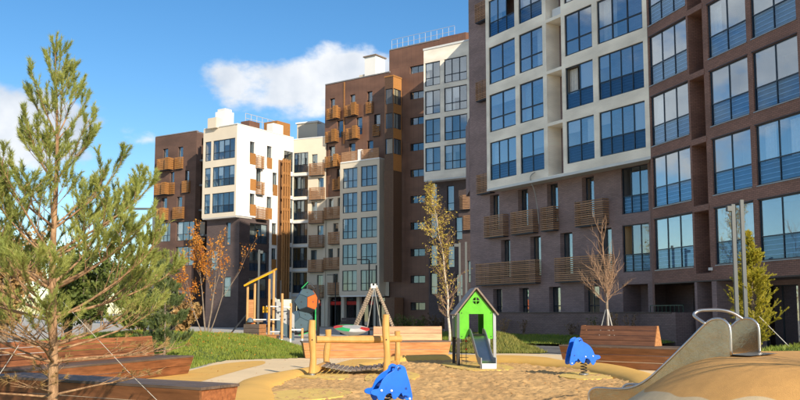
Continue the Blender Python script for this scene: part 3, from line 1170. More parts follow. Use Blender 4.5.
    T.wall(10.15, 11.35, 17.4, 28.1, holes, 'slat_dark', reveal=0.08)
    for z in zb:
        window(T, 10.25, 11.25, z, z + 1.75, cols=1, glass='glass_far', back=0.05, depth=1.0)
    S = Facade(b, T.W(11.35, 0, 0)[:2], (T.W(11.35, -1.6, 0))[:2])
    holes = [(0.08, 1.52, z, z + 1.75) for z in zb]
    S.wall(0, 1.6, 17.4, 28.1, holes, 'slat_orange', reveal=0.08)
    for z in zb:
        window(S, 0.08, 1.52, z, z + 1.75, cols=3, glass='glass_far', back=0.05, depth=0.9)
    louvre_panel(T, 10.1, 11.4, 5.0, 17.4, 'slat_dark', v=0.0, pitch=0.2)
    louvre_panel(S, 0.0, 1.6, 5.0, 17.4, 'slat_dark', v=0.0, pitch=0.2)
    T.box('bay_roof', 'slat_orange', 10.1, 11.4, -1.6, 0.05, 28.1, 28.25)
    T.box('entrance_box', 'slat_dark', 10.3, 11.6, -1.55, 0.1, 0, 3.3)
    # white chimney on the roof
    C = Facade(b, (-9.0, 103.05), ang=54, off=-3.5)
    C.box('chimney', 'plaster_white', 3.2, 4.9, -1.9, 0, 29.19, 32.9)
    C.box('chimney_cap', 'plank_grey', 3.05, 5.05, -2.05, 0.15, 32.9, 33.05)
    C.box('vent_housing', 'plaster_cream', 2.2, 3.18, -1.5, -0.2, 29.19, 30.9)
    # shops: piers, dark glazing, red fascia strips
    for u in (0.1, 2.6, 4.9, 7.4):
        F.box('pier', 'plaster_cream', u, u + 0.45, -0.45, -0.01, 0, 3.496)
    G = Facade(b, (-9.0, 103.05), ang=54, off=-1.4)
    for k, (a, c) in enumerate(((0.0, 2.4), (2.5, 4.8), (4.9, 7.3), (7.4, 9.5))):
        window(G, a, c, 0.1, 3.4, cols=3, glass='glass_shop', fw=0.07, back=0.0, depth=0.7)
        if k < 3:
            F.box('shop_fascia', 'paint_red', a + 0.6, c + 0.1, -0.6, -0.5, 2.55, 2.95)
    return b


def tall_brown_building():
    b = thing('apartment_building', 'tall brown panel block with slit windows and a cream glazed bay, rooftop railing', 'building', (5, 94, 0))
    F = Facade(b, (-9.0, 103.05), ang=54, off=-0.15)
    tops = [29.4 - 2.96 * k for k in range(10)]
    sl = [(12.4, 14.4, t - 0.85, t) for t in tops]
    F.wall(9.6, 24, 0, 31.8, sl, 'panel_brown', reveal=0.3)
    for a, c, z0, z1 in sl:
        window(F, a, c, z0, z1, cols=2, glass='glass_far', fw=0.06, back=0.2, depth=1.5)
    F.box('mass', 'panel_brown', 9.6, 26, -12, -2.2, 0, 31.75)
    F.box('roof', 'roof_grey', 9.6, 24, -12, -0.01, 31.72, 31.79)
    F.box('parapet_cap', 'roof_grey', 9.55, 24, -0.4, 0.05, 31.8, 31.92)
    F.box('end_wall', 'panel_brown', 9.48, 9.597, -12, 0.0, 15, 31.8)
    # rooftop railing
    m = F.mb()
    for k in range(12):
        u = 9.7 + 8.6 * k / 11
        m.bar(F.W(u, -0.2, 31.9), F.W(u, -0.2, 33.0), 0.035)
    for z in (32.5, 33.1):
        m.bar(F.W(9.7, -0.2, z), F.W(18.3, -0.2, z), 0.03)
    m.build('roof_railing', 'soffit', b)
    H = Facade(b, (-9.0, 103.05), ang=54, off=0.9)
    H.box('stair_head', 'panel_brown', 17.2, 20.5, -1.0, 0, 29.0, 31.6)
    # cream bay
    C = Facade(b, (2.45, 88.57), ang=54)
    zs = [16.1, 19.1, 22.1, 25.1]
    cols = [(0.2, 2.08), (2.58, 5.32)]
    holes = [(a, c, z, z + 2.5) for z in zs for a, c in cols]
    holes += [(5.75, 6.35, z - 0.3, z + 2.5, 1.0, True) for z in zs]
    C.wall(0.04, 6.4, 15.25, 29.0, holes, 'brick_cream', reveal=0.12)
    for zi, z in enumerate(zs):
        for ci, (a, c) in enumerate(cols):
            window(C, a, c, z, z + 2.5, cols=2 + ci, rail=0.85, glass='glass_blue', low='glass_blue', fw=0.08, back=0.07, depth=1.5,
                   curtain=((0.0, 0.4),) if zi in (0, 2) else None)
    C.box('bay_soffit', 'slab_white', 0.04, 6.4, -4.8, -0.004, 15.1, 15.246)
    C.box('bay_roof', 'slab_white', 0.0, 6.45, -4.8, 0.06, 29.003, 29.2)
    # plum storeys under the bay
    D = Facade(b, (2.45, 88.57), ang=54, off=-1.0)
    ws = [(0.1, 0.95, 12.6, 15.0), (0.1, 0.95, 9.3, 12.0), (0.1, 0.95, 6.4, 8.6), (0.1, 0.95, 3.5, 5.7), (2.2, 3.05, 12.0, 14.6), (3.2, 4.0, 9.0, 11.3),
          (2.2, 3.05, 6.2, 8.4), (3.2, 4.0, 3.3, 5.5), (4.6, 5.4, 12.0, 14.6), (5.2, 5.9, 7.6, 9.9), (4.6, 5.4, 4.6, 6.8)]
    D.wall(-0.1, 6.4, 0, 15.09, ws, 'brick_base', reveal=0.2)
    for a, c, z0, z1 in ws:
        window(D, a, c, z0, z1, cols=1, rail=0.8, glass='glass_blue', low='glass_blue', fw=0.06, back=0.12, depth=1.0, curtain=((0.0, 1.0),))
    for (a, c, z) in ((4.3, 5.8, 9.9), (3.9, 5.2, 12.0)):
        grille(D, a, c, z, z + 1.5, 0.3, 'slat_wood', pitch=0.16, sh=0.11, split=False)
    # link to the right-hand building, with a glazed bay window
    K = Facade(b, (7.45, 84.6), (7.25, 58.0))
    K.wall(0, 26.0, 0, 30, [], 'brick_base')
    m = MB(b.location)
    o = V(6.05, 74.5, 0)
    m.box(o.x, o.x + 1.2, o.y, o.y + 4, 12.2, 18.6)
    m.build('bay_window_wall', 'brick_plum', b)
    Q = Facade(b, (6.03, 74.48), (7.25, 74.48))
    window(Q, 0.03, 1.2, 14.0, 18.3, cols=2, rail=1.4, frame='frame_slate', glass='glass_blue', low='glass_panel', railing=(5, 'rail_blue'), back=0.1, depth=0.09)
    return b


def cream_link_building():
    b = thing('apartment_building', 'cream link building with corner loggias and timber balcony boxes between brown and white blocks', 'building', (-11, 104, 0))
    F = Facade(b, (-13.1, 104.7), ang=66)
    zs = [18.65, 15.7, 12.85, 9.95, 7.0, 4.0]
    holes = [(0.12, 2.12, z, z + 2.45) for z in zs]
    ws = []
    for i, z in enumerate(zs):
        a = 2.62 if i % 2 == 0 else 3.5
        ws.append((a, a + 0.8, z - 0.1, z + 2.1))
    F.wall(0, 4.6, 3.2, 22.75, holes + ws, 'plaster_cream', reveal=0.25)
    for z in zs:
        window(F, 0.12, 2.12, z, z + 2.45, cols=4, rail=0.95, glass='glass_far', low='glass_far', fw=0.06, back=0.05,
               railing=(5, 'rail_dark'), depth=1.6, curtain=((0.45, 0.65),))
        F.box('balcony_slab', 'slab_white', 0.1, 2.3, 0.003, 0.12, z - 0.42, z - 0.12)
    for a, c, z0, z1 in ws:
        window(F, a, c, z0, z1, cols=1, glass='glass_far', back=0.16, depth=1.6, curtain=((0.35, 1.0),))
    for i, z in enumerate(zs):
        a = 2.5 if i % 2 == 0 else 2.55
        grille(F, a, a + 1.95, z - 0.55, z + 0.95, 0.5, 'slat_wood', pitch=0.16, sh=0.10, split=False)
    F.box('mass', 'plaster_cream', 0, 4.6, -10, -2.0, 0, 22.7)
    F.box('roof', 'roof_grey', 0, 4.6, -10, -0.01, 22.66, 22.74)
    F.box('parapet_cap', 'slab_white', -0.02, 4.6, -0.3, 0.05, 22.75, 22.86)
    F.box('rooftop_plant', 'galvanised', 1.2, 2.8, -6, -3.8, 22.74, 25.4)
    F.box('ventilation_shaft', 'plaster_cream', -2.6, 0.4, -7.5, -5.2, 22.74, 26.0)
    F.box('shaft_cap', 'plaster_white', -2.75, 0.55, -7.65, -5.05, 26.0, 26.2)
    for u in (0.0, 2.3, 4.1):
        F.box('pier', 'plaster_cream', u, u + 0.45, -0.45, -0.01, 0, 3.196)
    G = Facade(b, (-13.1, 104.7), ang=66, off=-1.3)
    for a, c in ((0.0, 2.2), (2.4, 4.5)):
        window(G, a, c, 0.1, 3.15, cols=3, glass='glass_shop', fw=0.07, back=0.0, depth=0.6)
    F.box('shop_fascia', 'paint_red', 2.9, 4.0, -0.6, -0.5, 2.45, 2.85)
    return b


def white_corner_building():
    b = thing('apartment_building', 'bright white corner block with timber stair tower and glazed cream end above dark base', 'building', (-18, 99, 0))
    F = Facade(b, (-22.7, 99.55), ang=56)
    zs = [19.15, 16.05, 12.98]
    cols = [(-0.05, 0.93), (1.25, 4.78)]
    holes = [(a, c, z, z + 2.3) for z in zs for a, c in cols]
    F.wall(-0.25, 5.08, 12.5, 22.98, holes, 'plaster_cream', reveal=0.1)
    for zi, z in enumerate(zs):
        for ci, (a, c) in enumerate(cols):
            window(F, a, c, z, z + 2.3, cols=1 if ci == 0 else 4, rail=0.85, glass='glass_far', low='glass_panel' if zi else 'glass_far', fw=0.07, back=0.06, depth=1.6,
                   curtain=((0.3, 0.42),) if zi else None)
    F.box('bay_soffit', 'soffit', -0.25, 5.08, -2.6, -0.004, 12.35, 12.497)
    F.box('side_wall', 'plaster_cream', -0.38, -0.252, -10, 0, 12.5, 22.98)
    wc = F.W(5.08, 0, 0)
    d = Vector((math.cos(R(56)), math.sin(R(56)), 0))
    S = Facade(b, wc[:2], (wc + d * 9.65)[:2])
    ws = [(2.08, 2.9, 18.95, 21.35), (4.95, 5.8, 18.85, 21.3), (3.2, 4.05, 16.0, 18.3), (6.0, 6.8, 15.9, 18.25), (2.2, 3.05, 13.0, 15.3), (5.05, 5.92, 12.9, 15.25),
          (6.0, 6.8, 9.9, 12.2), (6.0, 6.8, 6.9, 9.2)]
    lg = [(7.95, 9.6, z, z + 2.45) for z in (18.75, 15.8, 12.95, 10.05, 7.1, 4.1)]
    up = [h for h in ws + lg if h[2] > 12.6]
    lo = [h for h in ws + lg if h[2] <= 12.6]
    S.wall(0, 9.65, 12.55, 22.98, up, 'plaster_white', reveal=0.25)
    S.wall(5.55, 9.65, 3.2, 12.55, [h for h in lo], 'plaster_white', reveal=0.25)
    for a, c, z0, z1 in ws:
        window(S, a, c, z0, z1, cols=2, glass='glass_far', back=0.18, depth=1.6, curtain=((0.3, 1.0),))
    for a, c, z0, z1 in lg:
        window(S, a, c, z0, z1, cols=2, rail=0.95, glass='glass_far', low='glass_far', fw=0.06, back=0.05, depth=1.6, railing=(5, 'rail_dark'))
    # boarded balcony fronts beside and below the windows
    for (a, c, z) in ((2.1, 3.05, 18.7), (4.98, 5.85, 18.6), (2.2, 3.2, 15.7), (6.05, 6.85, 15.5), (2.25, 3.2, 12.75), (5.05, 5.95, 12.6), (6.0, 6.8, 9.6), (6.0, 6.8, 6.6)):
        louvre_panel(S, a, c, z, z + 1.3, 'slat_orange', v=0.02, pitch=0.3, name='balcony_front')
    for (a, c, z) in ((3.05, 4.1, 18.35), (3.1, 4.2, 15.3), (3.2, 4.9, 12.4)):
        grille(S, a, c, z, z + 1.5, 0.45, 'slat_orange', pitch=0.16, sh=0.08, split=False)
    # open timber stair tower
    m = S.mb()
    for u in (6.95, 7.35, 7.75, 8.2):
        m.bar(S.W(u, 0.8, 3.3), S.W(u, 0.8, 20.0), 0.14)
    for k in range(12):
        z = 3.6 + k * 1.45
        m.solid(S.W(6.9, 0.66, z), S.u * 1.38, S.n * 0.1, (0, 0, 0.3))
    m.build('timber_tower', 'slat_orange', b)
    m = S.mb()
    m.solid(S.W(7.55, 0.02, 3.3), S.u * 0.72, S.n * 0.62, (0, 0, 16.6))
    m.build('tower_cladding', 'slat_orange', b)
    m = S.mb()
    m.solid(S.W(6.95, 0.02, 3.3), S.u * 0.55, S.n * 0.1, (0, 0, 16.6))
    m.build('tower_cladding', 'slat_wood', b)
    # dark base
    D = Facade(b, (-22.7, 99.55), ang=56, off=-0.7)
    hb = [(2.9, 3.6, 9.3, 11.9), (0.4, 1.6, 6.5, 8.8), (2.6, 3.8, 3.4, 5.7)]
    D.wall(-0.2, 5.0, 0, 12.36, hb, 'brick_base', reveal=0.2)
    for a, c, z0, z1 in hb:
        window(D, a, c, z0, z1, cols=1, rail=0.8, glass='glass_far', low='glass_far', back=0.12, depth=1.2, curtain=((0, 1.0),))
    SB = Facade(b, (wc - F.n * 0.7)[:2], (wc - F.n * 0.7 + d * 9)[:2], off=-0.08)
    hb = [(1.7, 4.6, z, z + 2.3) for z in (9.6, 6.4, 3.3)]
    SB.wall(0, 4.85, 0, 12.55, hb, 'brick_base', reveal=0.12)
    for a, c, z0, z1 in hb:
        window(SB, a, c, z0, z1, cols=3, rail=0.9, glass='glass_far', low='glass_panel', back=0.08, depth=1.3, railing=(4, 'rail_dark'))
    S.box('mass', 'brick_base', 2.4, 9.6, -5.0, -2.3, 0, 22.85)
    S.box('roof', 'roof_grey', 0, 9.6, -5.2, -0.01, 22.86, 22.93)
    S.box('parapet_cap', 'slab_white', -0.03, 9.65, -0.3, 0.05, 22.98, 23.08)
    F.box('parapet_cap', 'slab_white', -0.3, 5.08, -0.3, 0.05, 22.983, 23.085)
    # roof furniture
    S.box('chimney', 'plaster_white', 0.6, 2.0, -4.2, -2.6, 22.9, 25.0)
    S.box('chimney_cap', 'slab_white', 0.75, 1.85, -4.0, -2.8, 25.0, 25.35)
    S.box('vent_housing', 'plaster_cream', -0.4, 0.58, -4.4, -3.0, 22.9, 24.1)
    S.box('hatch', 'panel_brown', 4.6, 6.4, -4.0, -2.6, 22.9, 24.6)
    S.box('plant_screen', 'slat_orange', 8.2, 10.6, -3.6, -1.4, 22.9, 25.1)
    S.box('vent_housing', 'plaster_white', 6.6, 8.4, -1.6, -0.6, 22.9, 24.4)
    m = S.mb()
    for k in range(9):
        m.bar(S.W(6.0 + k, -4.6, 22.9), S.W(6.0 + k, -4.6, 26.0), 0.05)
    m.bar(S.W(6.0, -4.6, 26.0), S.W(14.0, -4.6, 26.0), 0.05)
    m.bar(S.W(6.0, -4.6, 25.4), S.W(14.0, -4.6, 25.4), 0.05)
    m.build('roof_railing', 'soffit', b)
    return b


def far_brown_building():
    b = thing('apartment_building', 'dark brown brick block farthest left with orange timber balconies against the sky', 'building', (-28, 107, 0))
    F = Facade(b, (-30.9, 108.9), ang=58)
    ws = [(0.92, 1.85, 20.1, 22.33), (3.6, 4.5, 20.1, 22.3), (2.3, 3.05, 17.0, 19.25), (4.92, 5.65, 17.0, 19.2), (0.95, 1.9, 13.9, 16.05), (3.62, 4.55, 13.9, 16.0),
          (3.6, 6.75, 10.5, 12.85), (3.6, 6.75, 7.4, 9.75), (0.6, 2.6, 10.5, 12.85)]
    F.wall(-0.42, 6.8, 0, 24.0, ws, 'brick_far_brown', reveal=0.3)
    for i, (a, c, z0, z1) in enumerate(ws):
        window(F, a, c, z0, z1, cols=3 if c - a > 1.5 else 1, rail=0.8 if c - a > 1.5 else 0, glass='glass_blue', low='glass_blue', back=0.2, depth=1.6,
               curtain=((0.6, 1.0),) if i % 2 else None)
    for (a, c, z, p) in ((0.5, 2.9, 19.5, 0.6), (3.3, 4.6, 19.5, 0.25), (0.1, 2.4, 16.4, 0.6), (2.5, 3.2, 16.4, 0.25), (4.7, 5.9, 16.4, 0.3), (0.3, 2.2, 13.2, 0.6), (3.3, 5.0, 13.2, 0.4)):
        grille(F, a, c, z, z + 1.5, p, 'slat_orange', pitch=0.16, sh=0.11, split=False)
        if p > 0.5:
            m = F.mb()
            for q_ in range(10):
                m.solid(F.W(c - 0.6, p - 0.02, z + 0.15 * q_), F.u * 0.62, F.n * 0.36, (0, 0, 0.115))
            m.build('storage_box', 'slat_orange', b)
    F.box('mass', 'brick_far_brown', -0.42, 6.8, -12, -2.2, 0, 23.9)
    F.box('roof', 'roof_grey', -0.42, 6.8, -12, -0.01, 23.86, 23.95)
    F.box('parapet_cap', 'roof_grey', -0.45, 6.82, -0.3, 0.05, 24.0, 24.1)
    F.box('side_wall', 'brick_far_brown', -0.55, -0.422, -12, 0, 0, 24.0)
    S = Facade(b, F.W(6.8, 0, 0)[:2], F.W(6.8, -6, 0)[:2])
    S.wall(0, 6, 0, 24.0, [(0.9, 3.0, z, z + 2.7, 1.2, True) for z in (20.6, 17.5, 14.4, 11.3, 8.2)], 'brick_far_brown')
    for z in (20.3, 17.2, 14.1, 11.0, 7.9):
        S.box('balcony_slab', 'galvanised', 0.6, 3.2, 0.005, 0.9, z, z + 0.2)
    return b


brown_mid_building()
tall_brown_building()
cream_link_building()
white_corner_building()
far_brown_building()

# ------------------------------------------------------------------ playground ground


def fbm(x, y, s=1.0, seed=0.0, o=4):
    return noise.fractal(Vector((x * s + seed, y * s - seed * 0.7, seed)), 1.0, 2.0, o)


sheet('playground_paving', [(-14, 8), (-8.5, 22.5), (-6.1, 24.6), (-6.0, 28.7), (-5.7, 29.9), (-3.4, 31.3), (1.9, 33.4), (3.6, 34.6), (5.6, 34.2), (7.5, 31), (11.5, 24), (13, 14), (12, 6), (0, 5)], 0.0, 'rubber_beige', 4)
sheet('asphalt_path', [(3.4, 36.5), (6.2, 35.2), (9.0, 33), (11.8, 29.5), (13.2, 27.2), (13.9, 29.2), (11.7, 34.5), (9.4, 39.2), (6.6, 43.6), (3.4, 46.5), (1.6, 46), (2.4, 40)], -0.012, 'asphalt', 4)
sheet('paving_inlay', [(-6.4, 19.6), (-6.3, 21.5), (-5.9, 23.9), (-5.72, 27.0), (-5.25, 28.7), (-4.62, 29.28), (-4.29, 27.57), (-4.45, 25.12), (-4.62, 22.0), (-4.72, 20.1), (-5.2, 18.4)], 0.004, 'rubber_ochre')
sheet('paving_inlay', [(-2.03, 26.5), (-1.84, 29.2), (-1.41, 30.6), (-0.68, 29.9), (-0.3, 28.4), (-0.86, 25.9), (-1.55, 25.0)], 0.005, 'rubber_ochre')
sheet('paving_inlay', [(0.2, 29.4), (1.5, 31.9), (3.8, 33.3), (5.2, 31.9), (5.6, 29.4), (7.0, 26.6), (6.4, 24.4), (5.4, 25.4), (4.6, 26.8), (3.2, 28.6), (1.6, 29.6)], 0.006, 'rubber_ochre')

SAND = [(-2.55, 13.6), (-2.75, 16.3), (-2.95, 18.3), (-3.0, 19.8), (-2.75, 21.6), (-2.45, 23.0), (-1.9, 24.9), (-1.0, 26.7), (0.0, 28.8), (1.8, 29.4),
        (3.2, 28.0), (4.3, 26.4), (5.3, 24.4), (5.5, 21.8), (5.4, 19), (4.9, 16.2), (4.0, 13.4), (0, 12)]
SAND_S = [(p.x, p.y) for p in spline([(a, b, 0) for a, b in SAND], True, 5)]


def sand_h(x, y):
    h = 0.030 + 0.035 * fbm(x, y, 1.1, 3.0, 3) + 0.026 * fbm(x, y, 3.4, 9.0, 3) + 0.042 * fbm(x, y, 9.0, 5.0, 2) - 0.16 * max(0.0, fbm(x, y, 4.6, 15.0, 2) - 0.26)
    return max(h, 0.003)


def make_sand():
    m = MB()
    st = 0.05
    idx = {}
    nx, ny = int(9.2 / st), int(18.5 / st)
    for i in range(nx):
        for j in range(ny):
            x, y = -3.3 + i * st, 11.6 + j * st
            if not inside(x, y, SAND_S):
                continue
            q = []
            for a, b in ((i, j), (i + 1, j), (i + 1, j + 1), (i, j + 1)):
                if (a, b) not in idx:
                    px, py = -3.3 + a * st, 11.6 + b * st
                    idx[(a, b)] = m.pt((px, py, sand_h(px, py)))
                q.append(idx[(a, b)])
            m.f.append(q)
    o = m.build('sand', 'sand', smooth=True, uv=False, recalc=False)
    tag(o, kind='structure')


make_sand()


def rim(pts, widths, h, mat='rubber_ochre'):
    """rounded poured-rubber edge round the sand"""
    c = spline([(a, b, 0) for a, b in pts], False, 7)
    m = MB()
    rings = []
    n = len(c)
    for i, p in enumerate(c):
        d = (c[min(i + 1, n - 1)] - c[max(i - 1, 0)]).normalized()
        s = V(d.y, -d.x, 0)
        f = i / (n - 1)
        w = widths[0] + (widths[1] - widths[0]) * f
        env = min(1.0, 5 * f, 5 * (1 - f)) ** 0.5
        w *= 1 + 0.16 * math.sin(i * 0.33)
        ring = []
        for k in range(11):
            a = math.pi * k / 10
            ring.append(m.pt(p + s * (math.cos(a) * w / 2) + V(0, 0, -0.01 + h * max(0.08, env) * math.sin(a))))
        rings.append(ring)
    for a, b in zip(rings, rings[1:]):
        for k in range(10):
            m.f.append([a[k], a[k + 1], b[k + 1], b[k]])
    o = m.build('sandpit_edge', mat, smooth=True)
    return tag(o, kind='structure')


rim([(-2.5, 13.2), (-2.85, 16.2), (-3.08, 18.3), (-3.12, 19.8), (-2.95, 21.4), (-2.6, 22.9), (-2.0, 24.7), (-1.3, 26.1)], (1.1, 0.8), 0.16)
rim([(-1.4, 26.0), (-0.5, 28.0), (0.2, 29.0), (1.8, 29.6), (3.3, 28.3), (4.4, 26.7), (5.5, 24.6), (5.7, 21.8), (5.6, 19), (5.2, 16.5)], (0.7, 1.25), 0.22)


def pad(label, pts, z=0.048):
    ol = [(p.x, p.y) for p in spline([(a, b, 0) for a, b in pts], True, 4)]
    m = MB()
    m.prism(ol, lambda a, b, t: (a, b, t), -0.02, z)
    tag(m.build('rubber_pad', 'rubber_yellow'), label, 'safety pad', 'yellow rubber pads in the sand')


pad('yellow rubber pad under the left posts of the log frame', [(-2.62, 22.2), (-2.45, 21.5), (-1.5, 20.7), (-1.25, 21.6), (-1.6, 23.6), (-2.3, 23.4)])
pad('yellow rubber pad nearest the camera at the left of the sand', [(-2.55, 16.4), (-2.4, 17.6), (-1.7, 18.1), (-0.95, 17.4), (-1.2, 16.3), (-2.0, 15.6)])
pad('yellow rubber pad under the right posts of the log frame', [(-0.8, 20.3), (-0.7, 23.6), (-0.1, 23.9), (0.5, 22.2), (0.0, 19.9)])
pad('yellow rubber pad under the green playhouse slide', [(1.3, 26.2), (1.5, 27.6), (2.8, 27.4), (3.25, 25.6), (3.0, 24.1), (1.9, 24.0)])
pad('yellow rubber pad under the far blue dolphin rider', [(3.95, 21.7), (4.35, 20.75), (5.15, 21.2), (5.05, 22.9), (4.5, 23.1)])


def mound_h(x, y):
    d = math.hypot((x - 6.5), (y - 12.55) * 1.0)
    t = min(1, max(0, (d - 1.75) / 2.2))
    return 1.0 * 0.5 * (1 + math.cos(math.pi * t)) - 0.02 + 0.012 * fbm(x, y, 0.8, 2.0, 2)


def make_mound():
    m = MB()
    n = 90
    x0, y0, s = 2.2, 8.2, 9.0 / n
    ids = [[m.pt((x0 + i * s, y0 + j * s, mound_h(x0 + i * s, y0 + j * s))) for j in range(n + 1)] for i in range(n + 1)]
    for i in range(n):
        for j in range(n):
            m.f.append([ids[i][j], ids[i + 1][j], ids[i + 1][j + 1], ids[i][j + 1]])
    tag(m.build('rubber_mound', 'rubber_mound', smooth=True, uv=False, recalc=False), kind='structure')


make_mound()

# ------------------------------------------------------------------ lawns


def lawn_left_h(x, y):
    h = 0.80 * math.exp(-((x + 10.8) / 4.3) ** 2 - ((y - 35) / 7.5) ** 2) + 0.30 * math.exp(-((x + 7.0) / 2.2) ** 2 - ((y - 40) / 5) ** 2)
    return 0.02 + h + 0.03 * fbm(x, y, 0.8, 1.0, 2)


def lawn_mid_h(x, y):
    return 0.72 * math.exp(-((x - 4.2) / 1.7) ** 2 - ((y - 39.2) / 2.6) ** 2) + 0.02 * fbm(x, y, 1, 4, 2) - 0.01


def lawn_right_h(x, y):
    return 0.62 * math.exp(-((x - 12.6) / 2.6) ** 2 - ((y - 26.2) / 3.2) ** 2) - 0.015


WF = Vector(P2 + (0,)) - Vector(P1 + (0,))
WU = WF.normalized()
WN = V(WU.y, -WU.x, 0)


def lawn_wall_h(x, y):
    p = V(x, y, 0) - Vector(P1 + (0,)) - WN * 0.55
    v = p.dot(WN)
    return 0.02 + 0.38 * max(0, min(1, (3.2 - v) / 3.0))


def flat_h(x, y):
    return 0.02 + 0.05 * fbm(x, y, 0.7, 2.2, 2)


LAWN_L = [(-6.15, 24.8), (-6.05, 28.7), (-5.7, 30), (-3.5, 31.5), (-3.3, 36), (-4.4, 41), (-6.3, 44.4), (-8.8, 45.6), (-14, 47.5), (-22, 44), (-25, 30), (-16, 22), (-9.2, 22.6), (-7.4, 24.2)]
LAWN_M = [(2.4, 35.6), (4.2, 35.0), (5.9, 35.4), (6.0, 37.5), (6.2, 41), (4.6, 43.5), (2.6, 42.5), (2.0, 39)]
LAWN_R = [(9.2, 25.5), (10.5, 22.5), (14, 20.5), (17.5, 22), (16, 27), (13.6, 29.2), (11.2, 29.3)]
w0 = Vector(P1 + (0,)) + WN * 0.56
LAWN_W = [tuple((w0 + WU * u + WN * v)[:2]) for u, v in ((-4, 0), (3, 0), (8, 0), (12.8, 0), (15.2, 0.6), (14.8, 1.5), (11, 2.4), (6, 3.0), (1, 3.1), (-4, 2.8))]
LAWN_F = [(-9.5, 8.5), (-3.4, 8.5), (-3.2, 12.6), (-5.2, 13.8), (-7.8, 15.6), (-9.5, 17.5), (-12, 17.5), (-13, 12)]
LAWN_B = [(-8.5, 20.5), (-10, 23), (-16, 22), (-20, 14), (-12.5, 14), (-9.2, 17.6)]


def edge_fade(x, y, pl, w=1.3):
    best = 1e9
    for i in range(len(pl)):
        ax, ay = pl[i - 1]
        bx, by = pl[i]
        dx, dy = bx - ax, by - ay
        t_ = ((x - ax) * dx + (y - ay) * dy) / (dx * dx + dy * dy + 1e-9)
        t_ = min(1, max(0, t_))
        best = min(best, math.hypot(x - ax - dx * t_, y - ay - dy * t_))
    f = min(1, best / w)
    return f * f * (3 - 2 * f) if inside(x, y, pl) else 0.0


def faded(hf, poly):
    """the swell of a lawn, run out to nothing at its edge"""
    pl = [tuple(p) for p in poly]

    def h(x, y):
        return hf(x, y) * edge_fade(x, y, pl)
    return h


def lawn(name, poly, hf, st=0.28):
    """turf sheet following the swell of the ground"""
    m = MB()
    xs, ys = [p[0] for p in poly], [p[1] for p in poly]
    pl = [(p.x, p.y) for p in spline([(a, b, 0) for a, b in poly], True, 4)]
    idx = {}
    nx, ny = int((max(xs) - min(xs) + 1) / st) + 1, int((max(ys) - min(ys) + 1) / st) + 1
    X0, Y0 = min(xs) - 0.5, min(ys) - 0.5
    for i in range(nx):
        for j in range(ny):
            if not inside(X0 + (i + 0.5) * st, Y0 + (j + 0.5) * st, pl):
                continue
            q = []
            for a, b in ((i, j), (i + 1, j), (i + 1, j + 1), (i, j + 1)):
                if (a, b) not in idx:
                    px, py = X0 + a * st, Y0 + b * st
                    idx[(a, b)] = m.pt((px, py, hf(px, py)))
                q.append(idx[(a, b)])
            m.f.append(q)
    tag(m.build(name, 'turf', smooth=True, uv=False, recalc=False), kind='structure')
    return pl


def grass(label, pl, hf, count, h=0.13, mat='grass', seed=1, near=None):
    r = random.Random(seed)
    xs, ys = [p[0] for p in pl], [p[1] for p in pl]
    m = MB()
    made = 0
    tries = 0
    while made < count and tries < count * 6:
        tries += 1
        x, y = r.uniform(min(xs), max(xs)), r.uniform(min(ys), max(ys))
        if near and r.random() > near(x, y):
            continue
        if not inside(x, y, pl):
            continue
        c = 0.75 + 0.5 * fbm(x, y, 1.3, seed * 1.7, 3)
        z = hf(x, y) - 0.01
        hh = h * max(0.3, c) * r.uniform(0.6, 1.5)
        a = r.uniform(0, 6.283)
        w = 0.006 + 0.010 * r.random() + hh * 0.02
        lean = hh * r.uniform(0.1, 0.8)
        b = r.uniform(0, 6.283)
        dx, dy = math.cos(a) * w, math.sin(a) * w
        m.f.append([len(m.v), len(m.v) + 1, len(m.v) + 2])
        m.v += [(x - dx, y - dy, z), (x + dx, y + dy, z), (x + math.cos(b) * lean, y + math.sin(b) * lean, z + hh)]
        made += 1
    o = m.build('grass', mat, uv=False, recalc=False)
    return tag(o, label, 'grass', kind='stuff')


lawn_left_h = faded(lawn_left_h, LAWN_L)
lawn_mid_h = faded(lawn_mid_h, LAWN_M)
lawn_right_h = faded(lawn_right_h, LAWN_R)
pl_l = lawn('lawn', LAWN_L, lawn_left_h)
pl_m = lawn('lawn', LAWN_M, lawn_mid_h, 0.2)
pl_r = lawn('lawn', LAWN_R, lawn_right_h)
pl_w = lawn('lawn', LAWN_W, lawn_wall_h)
pl_f = lawn('lawn', LAWN_F, flat_h)
pl_b = lawn('lawn', LAWN_B, flat_h)
grass('bright green lawn around the orange-leaved tree', pl_l, lawn_left_h, 95000, 0.12, 'grass', 1, lambda x, y: 1.0 if x > -13 else 0.25)
grass('dry yellowish grass on the hump behind the green playhouse', pl_m, lawn_mid_h, 14000, 0.14, 'grass_dry', 2)
grass('grass beside the yellow-green conifer', pl_r, lawn_right_h, 12000, 0.14, 'grass', 3)
grass('shaded grass strip along the plum retaining wall', pl_w, lawn_wall_h, 16000, 0.12, 'grass', 4)
grass('grass under the big pine in the foreground', pl_f, flat_h, 26000, 0.13, 'grass', 5)
grass('grass behind the long orange bench on the left', pl_b, flat_h, 9000, 0.16, 'grass', 6)

# ------------------------------------------------------------------ benches


